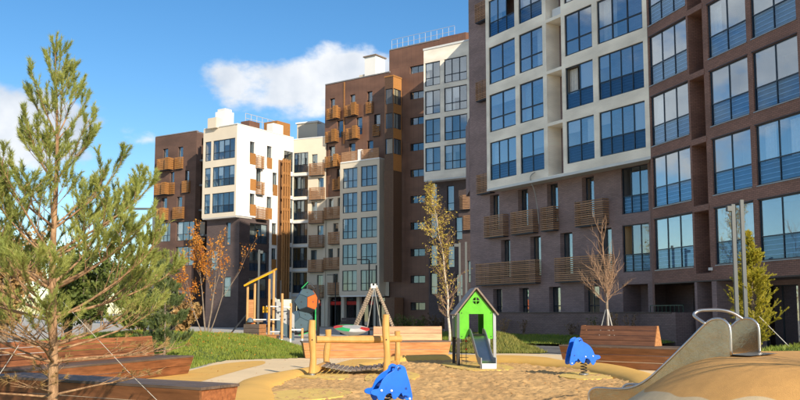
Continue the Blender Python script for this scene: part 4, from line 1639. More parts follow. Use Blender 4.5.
def bench(label, p0, p1, cat_mats, seat_h, seat_d, back, planks=3, back_range=(0.0, 1.0), over=0.10, back_planks=4, group='timber benches round the playground', top='plank_top', lean=0.22):
    """long boarded seat; local x along the front, y to the back"""
    front, bk, end = cat_mats
    p0, p1 = V(*p0, 0), V(*p1, 0)
    L = (p1 - p0).length
    rot = math.atan2(p1.y - p0.y, p1.x - p0.x)
    o = thing('bench', label, 'bench', p0, rot, group)
    ph = seat_h / planks
    gap = 0.012

    def dx(z):     # the ends splay outwards towards the top
        return over * z / seat_h
    for k in range(planks):
        z0, z1 = k * ph + gap, (k + 1) * ph
        m = MB()
        q = [(-dx(z0), z0), (L + dx(z0), z0), (L + dx(z1), z1), (-dx(z1), z1)]
        m.prism(q, lambda a, b, t: (a, t - 0.10 * b / seat_h, b), 0.0, 0.045)
        m.build('plank', front, o)
        for s in (0, 1):
            m = MB()
            x = (lambda z: -dx(z) + 0.02) if s == 0 else (lambda z: L + dx(z) - 0.065)
            m.prism([(0.046 - 0.05, z0), (seat_d, z0), (seat_d, z1), (0.046 - 0.09, z1)], lambda a, b, t: (x(b) + t, a, b), 0.0, 0.045)
            m.build('end_board', end, o)
    n = 4
    for k in range(n):
        y0 = -0.10 + (seat_d + 0.10) * k / n + gap / 2
        y1 = -0.10 + (seat_d + 0.10) * (k + 1) / n - gap / 2
        m = MB()
        m.box(-dx(seat_h) - 0.02, L + dx(seat_h) + 0.02, y0, y1, seat_h + 0.004, seat_h + 0.045)
        m.build('seat_board', top, o)
    if back:
        b0, b1 = L * back_range[0], L * back_range[1]
        yb = seat_d * 0.62
        bh = back / back_planks
        zs = seat_h + 0.046
        for k in range(back_planks):
            z0, z1 = k * bh + gap / 2, (k + 1) * bh - gap / 2
            m = MB()
            m.prism([(b0 - 0.0 + 0.05 * z0, z0), (b1 - 0.0 + 0.05 * z0, z0), (b1 + 0.05 * z1, z1), (b0 + 0.05 * z1, z1)],
                    lambda a, b, t: (a, yb + b * lean + t, zs + b), 0.0, 0.045)
            m.build('back_board', bk, o)
        for x in (b0 + 0.03, b1 - 0.06):
            m = MB()
            m.prism([(yb + 0.047, zs), (yb + 0.50, zs), (yb + 0.047 + back * lean + 0.08, zs + back), (yb + 0.047 + back * lean, zs + back)],
                    lambda a, b, t: (x + t + 0.05 * (b - zs), a, b), 0.0, 0.06)
            m.build('back_support', end, o)
        m = MB()
        m.box(b0 + 0.06, b1 - 0.06, yb + 0.38, yb + 0.42, zs + 0.002, zs + back * 0.3)
        m.build('rear_board', bk, o)
    return o


bench('orange timber bench with short backrest behind the log frame', (-3.35, 31.0), (1.75, 32.0), ('plank_orange', 'plank_orange', 'plank_orange'), 0.54, 1.1, 0.52, 2, (0.49, 0.99), back_planks=2)
bench('glossy brown timber bench with backrest behind the far dolphin', (4.95, 26.35), (8.0, 23.55), ('plank_brown', 'plank_brown', 'plank_orange'), 0.60, 1.15, 0.58, 3, (0.02, 0.62))
bench('long reddish orange bench with high backrest behind the pine', (-7.5, 17.6), (-5.62, 23.2), ('plank_red', 'plank_red', 'plank_red'), 0.43, 1.3, 0.52, 2, (0.0, 0.94))
bench('low dark brown platform bench in front, beside the big pine', (-7.35, 15.7), (-3.02, 13.2), ('plank_brown', 'plank_brown', 'plank_red'), 0.45, 0.78, 0.0, 2)

# ------------------------------------------------------------------ metal slide on the mound


def metal_slide():
    base = V(4.72, 12.50, 0)
    dn = V(-0.73, 0.69, 0).normalized()      # way down
    cr = V(dn.y, -dn.x, 0)                   # across, away from the camera
    o = thing('metal_slide', 'wide stainless steel slide running down from the ochre rubber mound', 'slide', base)
    W = 1.06
    bed = [(-0.30, 1.0), (0.12, 1.0), (0.35, 0.93), (0.7, 0.71), (1.2, 0.40), (1.5, 0.255), (1.75, 0.20), (2.2, 0.185), (2.32, 0.17)]
    bed = [(p.x, p.y) for p in spline([(a, b, 0) for a, b in bed], False, 5)]

    def fr(s, z, t):
        return dn * s + cr * t + V(0, 0, z)
    # plate outline: rim line above the bed, closed along the bed
    rimline = [(-0.02, 1.0), (-0.02, 1.34), (0.02, 1.455), (0.12, 1.515), (0.25, 1.50), (0.37, 1.42), (0.6, 1.20), (1.0, 0.83), (1.3, 0.58), (1.55, 0.455), (1.8, 0.415), (2.15, 0.41), (2.27, 0.37), (2.32, 0.29), (2.32, 0.17)]
    rl = [(p.x, p.y) for p in spline([(a, b, 0) for a, b in rimline], False, 4)]
    low = [(s, z - 0.06) for s, z in bed if s >= -0.02][::-1]
    outline = rl + low
    for k, t in enumerate((0.0, W)):
        m = MB()
        m.prism(outline, lambda a, b, tt: fr(a, b, t + tt), -0.006, 0.006)
        m.build('side_plate', 'steel_reflect_tan', o)
        m = MB()
        m.tube([fr(a, b, t) for a, b in rl], 0.021, 8)
        m.build('rim', 'steel', o, smooth=True)
    m = MB()
    for (a, b), (c, d) in zip(bed, bed[1:]):
        m.poly(fr(a, b, 0.008), fr(c, d, 0.008), fr(c, d, W - 0.008), fr(a, b, W - 0.008))
    m.build('slide_bed', 'steel', o, smooth=True)
    m = MB()
    hb = [fr(0.34, 1.44, 0), fr(0.52, 1.56, 0.02), fr(0.50, 1.63, 0.12), fr(0.47, 1.645, 0.35), fr(0.42, 1.645, W - 0.32), fr(0.32, 1.60, W - 0.12), fr(0.22, 1.51, W)]
    m.tube(spline(hb, False, 6), 0.024, 8)
    m.build('handle_bar', 'steel', o, smooth=True)


metal_slide()

# ------------------------------------------------------------------ green playhouse


def playhouse():
    o = thing('playhouse', 'bright green playhouse on posts with grey gable roof and small slide', 'playhouse', (2.28, 26.0, 0), R(3))
    hw, D = 0.50, 1.15
    # front and back gables with a doorway; front built from strips round the opening and the little round window
    for y, nm in ((0.0, 'front_panel'), (D, 'back_panel')):
        m = MB()

        def fr(a, b, t):
            return (a, y + t, b)
        n = 12
        cz, rr = 1.965, 0.105
        # lower part beside the doorway, bottom edge rising in a curve towards the slide
        for s in (-1, 1):
            cur = [(s * 0.22, 1.00), (s * 0.27, 0.90), (s * 0.33, 0.85), (s * 0.40, 0.83), (s * hw, 0.84), (s * hw, 1.57), (s * 0.22, 1.57)]
            m.prism(cur if s > 0 else cur[::-1], fr, 0, 0.022)
        # gable above the door, split left and right of the window
        for s in (-1, 1):
            arc = [(s * rr * math.cos(a), cz + rr * math.sin(a)) for a in [math.pi / 2 - math.pi * k / n for k in range(n + 1)]]
            g_ = [(0, 1.571), (s * hw, 1.571), (s * hw, 1.63), (0.0, 2.26)] + arc
            m.prism(g_, fr, 0, 0.022)
        m.build(nm, 'hdpe_green', o)
    m = MB()
    m.box(-0.012, 0.012, 0.004, 0.018, 1.86, 2.07)
    m.box(-0.105, -0.0125, 0.004, 0.018, 1.953, 1.977)
    m.box(0.0125, 0.105, 0.004, 0.018, 1.953, 1.977)
    m.build('window_cross', 'hdpe_green', o)
    for s in (-1, 1):
        m = MB()
        m.box(s * hw - 0.011, s * hw + 0.011, 0.07, D - 0.05, 0.86, 1.50)
        m.build('side_panel', 'hdpe_green', o)
        # roof slope
        m = MB()
        e = V(s * 0.635, 0, 1.54)
        a = V(0, 0, 2.34)
        dirv = (a - e)
        nrm = V(s * 0.78, 0, 0.62) * 0.03
        m.solid(e + V(0, -0.09, 0), dirv, V(0, D + 0.2, 0), nrm)
        m.build('roof_slope', 'roof_sheet', o)
        m = MB()
        m.solid(e + V(0, -0.115, -0.012), dirv, V(0, 0.024, 0), nrm * 1.5)
        m.build('roof_edge', 'plank_grey', o)
        for y in (0.0, D):
            m = MB()
            x = s * (hw + 0.045)
            m.box(x - 0.042, x + 0.042, y - 0.03, y + 0.055, 0.0, 1.60)
            m.build('post', 'galvanised' if (s > 0 or y > 0) else 'post_grey', o)
            if s < 0:
                m = MB()
                m.box(x - 0.046, x + 0.046, y - 0.035, y + 0.06, 0.05, 0.86)
                m.build('post_sleeve', 'dark_post', o)
    m = MB()
    m.box(-hw, hw, 0.025, D - 0.02, 0.90, 0.96)
    m.build('floor', 'panel_charcoal', o)
    # slide
    prof = [(0.10, 0.98), (-0.10, 0.97), (-0.30, 0.88), (-0.62, 0.62), (-0.95, 0.34), (-1.15, 0.215), (-1.32, 0.19), (-1.5, 0.19)]
    pr = [(p.x, p.y) for p in spline([(a, b, 0) for a, b in prof], False, 4)]
    m = MB()
    for (a, b), (c, d) in zip(pr, pr[1:]):
        m.poly((-0.20 - 0.09 * a, a, b), (-0.20 - 0.09 * c, c, d), (0.20 - 0.09 * c, c, d), (0.20 - 0.09 * a, a, b))
    sl = m.build('slide_bed', 'steel', o, smooth=True)
    for s in (-1, 1):
        m = MB()
        ol = [(a, b + 0.16) for a, b in pr] + [(a, b - 0.05) for a, b in pr[::-1]]
        m.prism(ol, lambda a, b, t: (s * 0.21 + t - 0.09 * a, a, b), -0.012, 0.012)
        m.build('slide_side', 'galvanised', o)
        m = MB()
        m.box(s * 0.21 + 0.11, s * 0.21 + 0.15, -1.47, -1.42, 0.0, 0.14)
        m.build('slide_foot', 'galvanised', o)
    m = MB()
    m.box(-0.063, 0.337, -1.53, -1.505, 0.04, 0.19)
    m.build('slide_lip', 'paint_white', o)
    # net with red balls on the left
    m = MB()
    for y in (0.25, 0.55, 0.85):
        m.tube([(-hw - 0.02, y, 0.86), (-hw - 0.05, y, 0.06)], 0.010, 5)
    for z in (0.3, 0.55, 0.78):
        m.tube([(-hw - 0.035, 0.05, z), (-hw - 0.035, 1.1, z)], 0.010, 5)
    m.build('net', 'black_metal', o)
    # inside ladder seen below the floor, with red knots
    m = MB()
    for x in (-0.36, -0.22):
        m.tube([(x, 0.75, 0.9), (x, 0.7, 0.05)], 0.009, 5)
    for z in (0.25, 0.5, 0.75):
        m.tube([(-0.45, 0.72, z), (-0.15, 0.72, z)], 0.009, 5)
    m.build('climbing_rope', 'black_metal', o)
    for z in (0.5, 0.75):
        m = MB()
        m.tube([(-0.22, 0.70, z - 0.03), (-0.22, 0.70, z), (-0.22, 0.70, z + 0.03)], [0.012, 0.034, 0.012], 8)
        m.build('knot', 'paint_red', o, smooth=True)
    for (x, z) in ((-0.44, 1.60), (0.44, 1.60), (-0.44, 0.9), (0.44, 0.9)):
        m = MB()
        m.tube([(x, -0.012, z), (x, 0.0, z)], 0.016, 8)
        m.build('bolt', 'black_metal', o)


playhouse()

# ------------------------------------------------------------------ dolphin spring riders
DOL = [(-0.20, 0.775), (-0.14, 0.79), (-0.085, 0.755), (-0.06, 0.70), (0.05, 0.640), (0.14, 0.555), (0.19, 0.46), (0.215, 0.415), (0.29, 0.405), (0.335, 0.385), (0.345, 0.345), (0.30, 0.315),
       (0.245, 0.30), (0.225, 0.255), (0.185, 0.20), (0.155, 0.195), (0.12, 0.235), (0.085, 0.305), (0.03, 0.335), (-0.01, 0.325), (-0.03, 0.26), (-0.06, 0.235), (-0.10, 0.25), (-0.14, 0.285),
       (-0.185, 0.335), (-0.215, 0.285), (-0.265, 0.225), (-0.335, 0.195), (-0.375, 0.215), (-0.385, 0.27), (-0.365, 0.37), (-0.335, 0.50), (-0.295, 0.615), (-0.275, 0.69), (-0.25, 0.745)]


def dolphin(label, loc, rot, mirror, scale=1.0, z0=0.06):
    o = thing('dolphin_spring_rider', label, 'spring rider', (loc[0], loc[1], z0), rot, 'blue dolphin spring riders in the sand')
    sx = -1 if mirror else 1
    ol = [(p.x * sx * scale, p.y * scale) for p in spline([(a, b + 0.02, 0) for a, b in DOL], True, 3)]
    for y, mt in ((-0.13, 'hdpe_blue'), (0.13, 'hdpe_blue')):
        m = MB()
        m.prism(ol, lambda a, b, t: (a, y + t, b), -0.012, 0.012)
        p = m.build('body_plate', mt, o)
        bv = p.modifiers.new('bevel', 'BEVEL')
        bv.width = 0.005
        bv.segments = 2
        for (bx_, bz) in ((-0.135, 0.735), (-0.01, 0.375), (0.165, 0.385), (-0.335, 0.235)):
            m = MB()
            q = V(bx_ * sx * scale, 0, (bz + 0.02) * scale)
            s = -1 if y < 0 else 1
            ys = y + s * 0.012
            m.tube([(q.x, ys, q.z), (q.x, ys + s * 0.012, q.z), (q.x, ys + s * 0.018, q.z)], [0.020, 0.018, 0.008], 10)
            m.build('bolt_cap', 'paint_white', o, smooth=True)
        # eye
        m = MB()
        q = V(-0.27 * sx * scale, 0, 0.42 * scale)
        m.tube([(q.x, y - 0.0135, q.z), (q.x, y + 0.0135, q.z)], 0.022, 10)
        m.build('eye', 'hdpe_dark_blue', o)
    m = MB()
    seat = [(-0.05, 0.55), (0.12, 0.50), (0.15, 0.46), (0.13, 0.44), (-0.06, 0.50)]
    m.prism([(a * sx * scale, b * scale) for a, b in seat], lambda a, b, t: (a, t, b), -0.116, 0.116)
    m.build('seat', 'hdpe_dark_blue', o)
    for (a, b, w) in ((-0.135, 0.755, 0.21), (-0.24, 0.30, 0.26)):
        m = MB()
        m.tube([(a * sx * scale, -w, b * scale), (a * sx * scale, w, b * scale)], 0.016, 8)
        m.build('handle' if b > 0.5 else 'foot_rest', 'hdpe_dark_blue', o, smooth=True)
    m = MB()
    m.box(-0.10, 0.10, -0.116, 0.116, 0.345 * scale, 0.375 * scale)
    m.build('mounting_plate', 'black_metal', o)
    m = MB()
    pts = []
    for k in range(61):
        a = k / 60 * 2 * math.pi * 5
        pts.append((0.075 * math.cos(a), 0.075 * math.sin(a), 0.03 + 0.31 * scale * k / 60))
    m.tube(pts, 0.012, 6)
    m.build('spring', 'black_metal', o, smooth=True)
    m = MB()
    m.tube([(0, 0, 0), (0, 0, 0.03)], 0.12, 16)
    m.build('base_plate', 'galvanised', o)


dolphin('blue dolphin spring rider farther off, in front of the brown bench', (4.62, 22.0), R(14), False, 1.15)
dolphin('blue dolphin spring rider in the foreground beside the log frame', (-0.2, 13.75), R(24), True, 0.96, 0.02)

# ------------------------------------------------------------------ log climbing frame


def log(m, a, b, r, wob=0.03, n=8, seed=1):
    rr = random.Random(seed)
    a, b = V(*a), V(*b)
    d = (b - a).normalized()
    s = d.orthogonal().normalized()
    t = d.cross(s)
    pts, rad = [], []
    ph = rr.uniform(0, 6)
    for k in range(n + 1):
        f = k / n
        off = s * wob * math.sin(ph + f * 4.4) + t * wob * 0.7 * math.sin(ph * 2 + f * 5.5)
        pts.append(a.lerp(b, f) + off * min(1, 3 * f + 0.2))
        rad.append(r * (1 + 0.10 * math.sin(ph + f * 9)))
    m.tube(pts, rad, 12)


def log_frame():
    o = thing('log_climbing_frame', 'climbing frame of honey coloured logs with a sagging net bridge', 'climbing frame', (-1.3, 22.8, 0))
    c = o.location
    posts = [((-2.20, 21.95), 1.42, 0.088, 3), ((-0.345, 22.1), 1.56, 0.090, 4), ((-2.02, 24.2), 1.14, 0.090, 5), ((-0.08, 24.2), 1.10, 0.075, 6)]
    for (x, y), h, r, sd in posts:
        m = MB(c)
        log(m, (x, y, 0.10), (x + 0.01, y, h), r, 0.025, 8, sd)
        m.build('post', 'log_wood', o, smooth=False)
        m = MB(c)
        m.tube([(x, y, 0.0), (x, y, 0.13)], r * 0.75, 10)
        m.build('post_foot', 'galvanised', o, smooth=False)
    m = MB(c)
    log(m, (-2.12, 22.15, 0.93), (0.04, 22.75, 0.93), 0.095, 0.03, 14, 12)
    m.build('beam', 'log_wood', o)
    m = MB(c)
    log(m, (-2.10, 21.95, 0.20), (-2.0, 24.2, 0.22), 0.085, 0.02, 8, 13)
    m.build('beam', 'log_wood', o)
    m = MB(c)
    log(m, (-0.35, 22.1, 0.26), (-0.10, 24.2, 0.24), 0.075, 0.02, 8, 14)
    m.build('beam', 'log_wood', o)
    for i, y in enumerate((22.3, 22.75, 23.2, 23.65)):
        m = MB(c)
        pts = [(-2.05 + 1.75 * k / 12, y + 0.05 * math.sin(k), 0.26 - 0.13 * math.sin(math.pi * k / 12)) for k in range(13)]
        m.tube(pts, 0.016, 6)
        m.build('net_rope', 'rope', o, smooth=True)
    for k in range(1, 14):
        f = k / 14
        x = -2.05 + 1.75 * f
        z = 0.26 - 0.13 * math.sin(math.pi * f)
        m = MB(c)
        m.box(x - 0.045, x + 0.045, 22.22, 23.75, z + 0.012, z + 0.034)
        m.build('tread', 'plank_grey', o)
    for (x, y, z) in ((-2.2, 21.85, 0.93), (-0.345, 22.0, 0.93)):
        m = MB(c)
        m.tube([(x, y + 0.02, z), (x, y - 0.01, z)], 0.02, 8)
        m.build('bolt', 'black_metal', o)


log_frame()

# ------------------------------------------------------------------ lamp posts


def lamp(label, x, y, h=5.5, head='left', dark=False, arm=0.3):
    o = thing('lamp_post', label, 'lamp post', (x, y, 0), 0, 'lamp posts')
    mt = 'black_metal' if dark else 'post_grey'
    m = MB()
    m.box(-0.055, 0.055, -0.05, 0.05, 0, h)
    m.build('post', mt, o)
    m = MB()
    m.box(-0.10, 0.10, -0.10, 0.10, 0.0, 0.03)
    m.build('base_plate', mt, o)
    if head:
        s = -1 if head == 'left' else 1
        m = MB()
        if arm > 0.6:
            m.box(min(0, s * arm), max(0, s * arm), -0.06, 0.06, h + 0.003, h + 0.07)
        else:
            m.box(min(s * 0.06, s * arm), max(s * 0.06, s * arm), -0.09, 0.09, h - 0.22, h - 0.06)
        m.build('lamp_head', mt, o)
    return o


lamp('grey lamp post beside the timber play tower', -8.15, 50.0, 5.25, 'right', arm=0.22)
lamp('grey lamp post with side lamp right of the birch', 3.28, 47.5, 5.45, 'left', arm=0.3)
lamp('plain grey post just behind the green playhouse, right of its twin', 3.68, 48.2, 5.55, None)
lamp('grey lamp post with side lamp in front of the yellow-green conifer', 10.62, 27.4, 5.05, 'left', arm=0.2)
lamp('plain grey post in front of the yellow-green conifer, right of its twin', 10.98, 27.6, 5.22, None)
lamp('tall grey lamp post with long flat arm behind the pine', -9.2, 32.2, 5.45, 'left', arm=0.85)
lamp('black lamp post with arm by the white bay, left of the swing frame', -2.28, 64, 5.5, 'left', True, 0.9)
lamp('slim black lamp post seen through the swing frame', -1.76, 64.5, 5.15, None, True)
lamp('distant black lamp post in front of the shops', -6.7, 90, 5.5, 'left', True, 0.9)
lamp('distant black lamp post between the play tower and the ball tower', -8.8, 64, 4.0, None, True)

# ------------------------------------------------------------------ timber play tower


def play_tower():
    o = thing('play_tower', 'timber play tower with yellow roof panel, grey ramp and white rails', 'play tower', (-7.2, 46.5, 0))
    c = o.location
    gz = 0.08
    for x, y, h in ((-8.08, 46.0, 3.15), (-7.70, 46.0, 3.2), (-7.12, 47.2, 3.45), (-6.70, 46.0, 3.84), (-6.84, 45.4, 2.62), (-6.16, 45.4, 2.62), (-5.78, 46.0, 2.12), (-5.16, 46.0, 0.80)):
        m = MB(c)
        m.tube([(x, y, gz + 0.18), (x, y, h - 0.02), (x, y, h)], [0.068, 0.066, 0.05], 12)
        m.build('post', 'post_wood', o, smooth=False)
        m = MB(c)
        m.tube([(x, y, 0), (x, y, gz + 0.2)], 0.052, 10)
        m.build('post_foot', 'paint_white', o)
    m = MB(c)
    m.solid((-8.2, 45.6, 2.98), (1.5, 0, 0.74), (0, 1.6, 0.25), (-0.03, -0.02, 0.08))
    m.build('roof_panel', 'paint_yellow', o)
    m = MB(c)
    m.box(-8.03, -7.72, 45.96, 46.0, 0.95, 2.3)
    m.build('side_board', 'plank_orange', o)
    m = MB(c)
    m.box(-8.0, -6.8, 46.0, 47.3, 1.12, 1.2)
    m.build('platform', 'plank_grey', o)
    for z in (0.62, 1.25):
        m = MB(c)
        m.tube([(-7.7, 45.7, z), (-6.2, 45.5, z)], 0.035, 8)
        m.build('rail', 'paint_white', o)
    m = MB(c)
    m.tube([(-7.0, 45.5, 1.95), (-5.8, 45.9, 1.9)], 0.03, 8)
    m.build('rail', 'paint_white', o)
    m = MB(c)
    m.box(-5.75, -5.16, 45.97, 46.03, 0.68, 0.76)
    m.build('rail', 'paint_white', o)
    # ramp: climbing panel and its slate sides
    m = MB(c)
    m.prism([(-6.95, 1.55), (-6.75, 2.5), (-5.62, 1.5), (-5.62, 0.45), (-5.9, 0.6)], lambda a, b, t: (a, t, b), 46.3, 46.36)
    m.build('climbing_panel', 'panel_lightgrey', o)
    m = MB(c)
    m.prism([(-6.95, 1.5), (-5.65, 0.80), (-5.6, 0.15), (-5.75, 0.15), (-6.95, 1.05)], lambda a, b, t: (a, t, b), 46.22, 46.27)
    m.build('ramp_side', 'panel_slate', o)
    r = random.Random(5)
    for k in range(9):
        x = -6.7 + k * 0.115
        z = 2.15 - 0.85 * k / 9 - r.uniform(0, 0.45)
        m = MB(c)
        m.tube([(x, 46.255, z), (x, 46.30, z)], 0.04, 7)
        m.build('climbing_hold', 'panel_charcoal', o)
    m = MB(c)
    m.box(-7.25, -7.0, 45.9, 46.2, 1.62, 1.95)
    m.build('drum', 'paint_yellow', o)
    m = MB(c)
    m.box(-7.2, -7.02, 45.92, 46.15, 0.98, 1.6)
    m.build('drum_stand', 'panel_navy', o)
    m = MB(c)
    m.box(-7.98, -7.74, 45.7, 45.95, 0.72, 1.12)
    m.build('play_panel', 'paint_orange', o)
    m = MB(c)
    m.tube([(-7.86, 45.66, 1.12), (-7.86, 45.66, 1.28), (-7.86, 45.66, 1.36)], [0.18, 0.15, 0.04], 12)
    m.build('hood', 'panel_slate', o)
    # slide going off to the left behind
    m = MB(c)
    m.solid((-8.1, 46.7, 1.75), (-1.35, 0.6, -1.55), (0.0, 0.5, 0), (0.03, 0, 0.06))
    m.build('slide', 'panel_charcoal', o)
    m = MB(c)
    m.solid((-7.9, 46.6, 1.98), (-1.4, 0.5, -1.75), (0.0, 0.05, 0), (0.03, 0, 0.06))
    m.build('slide_rail', 'post_grey', o)


play_tower()

t = thing('timber_planter', 'dark boarded planter box with a lit orange end below the play tower', 'planter', (-7.3, 44.4, 0), R(-12))
for k in range(4):
    m = MB()
    m.box(-0.72, 0.12, 0.0, 0.04, 0.18 + k * 0.215, 0.18 + k * 0.215 + 0.20)
    m.build('board', 'plank_dark', t)
    m = MB()
    m.box(0.125, 0.165, 0.0, 0.9, 0.18 + k * 0.215, 0.18 + k * 0.215 + 0.20)
    m.build('board', 'plank_orange', t)  # orange instead of dark boards: sunlight on this end put into the colour
m = MB()
m.box(-0.72, -0.68, 0.05, 0.9, 0.0, 1.03)
m.box(-0.67, 0.12, 0.86, 0.9, 0.0, 1.03)
m.box(-0.67, 0.12, 0.05, 0.85, 0.1, 0.95)
m.build('soil_fill', 'soil', t)
t2 = thing('timber_step', 'low orange timber step at the foot of the play tower', 'step', (-6.62, 44.2, 0), R(-6))
for k in range(2):
    m = MB()
    m.box(-0.35, 0.35, 0, 0.05, 0.12 + k * 0.17, 0.12 + k * 0.17 + 0.16)
    m.build('board', 'plank_orange', t2)
m = MB()
m.box(-0.35, 0.35, 0.052, 0.6, 0.0, 0.455)
m.build('core', 'plank_dark', t2)
m = MB()
m.box(-0.37, 0.37, -0.02, 0.6, 0.46, 0.50)
m.build('top_board', 'plank_orange', t2)


# ------------------------------------------------------------------ ball tower
def ball_tower():
    o = thing('ball_climbing_tower', 'climbing tower of faceted slate grey balls with navy and orange panels and green roof', 'climbing tower', (-6.1, 57, 0))
    ph = (1 + 5 ** 0.5) / 2
    ico = [Vector(v).normalized() for v in ((0, 1, ph), (0, -1, ph), (0, 1, -ph), (0, -1, -ph), (1, ph, 0), (-1, ph, 0), (1, -ph, 0), (-1, -ph, 0), (ph, 0, 1), (-ph, 0, 1), (ph, 0, -1), (-ph, 0, -1))]
    dod = []
    for a in (-1, 1):
        for b_ in (-1, 1):
            for c_ in (-1, 1):
                dod.append(Vector((a, b_, c_)))
            dod += [Vector((a / ph, 0, b_ * ph)), Vector((0, a * ph, b_ / ph)), Vector((a * ph, b_ / ph, 0))]
    dod = [d.normalized() for d in dod]

    def ball(cx, cz, r, rot, mats):
        rm = Matrix.Rotation(rot[0], 3, 'Z') @ Matrix.Rotation(rot[1], 3, 'X')
        best = sorted(ico, key=lambda n: (rm @ n).y)
        for i, n in enumerate(best):
            near = sorted(dod, key=lambda d: -d.dot(n))[:5]
            s = n.orthogonal().normalized()
            t = n.cross(s)
            near.sort(key=lambda d: math.atan2(d.dot(t), d.dot(s)))
            cen = sum(near, Vector()) / 5
            pts = [rm @ (cen + (d - cen) * 0.985) * r for d in near]
            nn = rm @ n
            m = MB()
            base = V(cx, 0, cz)
            q = [base + p for p in pts]
            q2 = [base + p + nn * 0.035 for p in pts]
            m.poly(*q[::-1])
            m.poly(*q2)
            for k in range(5):
                m.poly(q[k], q[(k + 1) % 5], q2[(k + 1) % 5], q2[k])
            if nn.z < -0.3:
                mt = 'panel_charcoal'
            elif nn.x > 0.62:
                mt = mats[1]
            elif nn.x < -0.45:
                mt = mats[2]
            else:
                mt = 'panel_slate' if nn.y < 0 else 'panel_navy'
            m.build('panel', mt, o)
            m = MB()
            hc = base + rm @ (cen * r) + nn * 0.037
            m.tube([hc, hc + nn * 0.006], 0.05, 8)
            m.build('hand_hole', 'panel_charcoal', o)
        m = MB()
        n_ = 8
        for a in range(n_):
            for b_ in range(4):
                def sp(i, j):
                    th, p_ = 2 * math.pi * i / n_, math.pi * j / 4
                    return V(cx + 0.77 * r * math.sin(p_) * math.cos(th), 0.77 * r * math.sin(p_) * math.sin(th), cz + 0.77 * r * math.cos(p_))
                m.poly(sp(a, b_), sp(a + 1, b_), sp(a + 1, b_ + 1), sp(a, b_ + 1))
        m.build('inner_shell', 'panel_charcoal', o)
    ball(0.0, 2.35, 0.86, (0.12, 0.05), ['panel_slate', 'paint_orange', 'panel_navy'])
    ball(-0.42, 0.98, 0.86, (0.75, 0.25), ['panel_slate', 'panel_slate', 'panel_slate'])
    for s, mt in ((-1, 'paint_green'), (1, 'panel_charcoal')):
        m = MB()
        e = V(0.1 + s * 0.42, -0.45, 3.18)
        m.solid(e, V(-s * 0.42, 0, 0.42), V(0, 0.9, 0), V(s * 0.025, 0, 0.03))
        m.build('roof_slope', mt, o)
    for x, y in ((0.72, -0.3), (0.72, 0.4)):
        m = MB()
        m.box(x - 0.07, x + 0.07, y - 0.07, y + 0.07, 0, 3.45 if y < 0 else 3.2)
        m.build('post', 'black_metal', o)
    m = MB()
    m.box(0.56, 0.64, -0.35, -0.25, 0.5, 1.9)
    m.build('green_strip', 'paint_green', o)
    m = MB()
    m.solid((-0.45, -0.75, 0.14), (1.0, 0.1, 0.28), (0, 0.3, 0), (0, 0, 0.05))
    m.build('foot_board', 'paint_green', o)


ball_tower()


# ------------------------------------------------------------------ swing and spinner dish
def swing():
    o = thing('swing', 'tall timber A-frame swing with pale rope-wrapped legs and a hanging nest', 'swing', (-1.65, 54, 0))
    for y, sc in ((0.0, 1.0), (3.4, 1.0)):
        for s in (-1, 1):
            m = MB()
            a, b = V(s * 1.52, y, 0.0), V(s * 0.08, y, 3.32)
            m.tube([a, a.lerp(b, 0.5), b], [0.085, 0.08, 0.075], 10)
            lg = m.build('leg', 'bark_grey', o, smooth=False)
            n = 26
            m = MB()
            for k in range(n):
                p = a.lerp(b, (k + 0.5) / n)
                d = (b - a).normalized()
                m.tube([p - d * 0.02, p + d * 0.02], 0.093, 10)
            m.build('rope_wrap', 'swing_wrap', lg)
            tag(lg.children[0], kind='stuff')
        m = MB()
        m.box(-0.16, 0.16, y - 0.10, y + 0.10, 3.14, 3.42)
        m.build('apex_bracket', 'slab_white', o)
    m = MB()
    m.tube([(0, -0.1, 3.36), (0, 3.5, 3.36)], 0.07, 10)
    m.build('crossbar', 'galvanised', o)
    for x, y in ((-0.45, 1.2), (0.45, 1.2), (-0.45, 2.2), (0.45, 2.2)):
        m = MB()
        m.tube([(0, y, 3.3), (x, y, 0.55)], 0.014, 6)
        m.build('rope', 'rope', o)
    m = MB()
    ring = [(0.52 * math.cos(2 * math.pi * k / 20), 1.7 + 0.52 * math.sin(2 * math.pi * k / 20), 0.55) for k in range(21)]
    m.tube(ring, 0.05, 8)
    m.build('nest_ring', 'black_metal', o)
    m = MB()
    for k in range(-4, 5):
        w = math.sqrt(max(0, 0.5 ** 2 - (k * 0.11) ** 2))
        m.tube([(-w, 1.7 + k * 0.11, 0.55), (0, 1.7 + k * 0.11, 0.47), (w, 1.7 + k * 0.11, 0.55)], 0.012, 5)
        m.tube([(k * 0.11, 1.7 - w, 0.55), (k * 0.11, 1.7, 0.47), (k * 0.11, 1.7 + w, 0.55)], 0.012, 5)
    m.build('nest_net', 'rope', o)


swing()


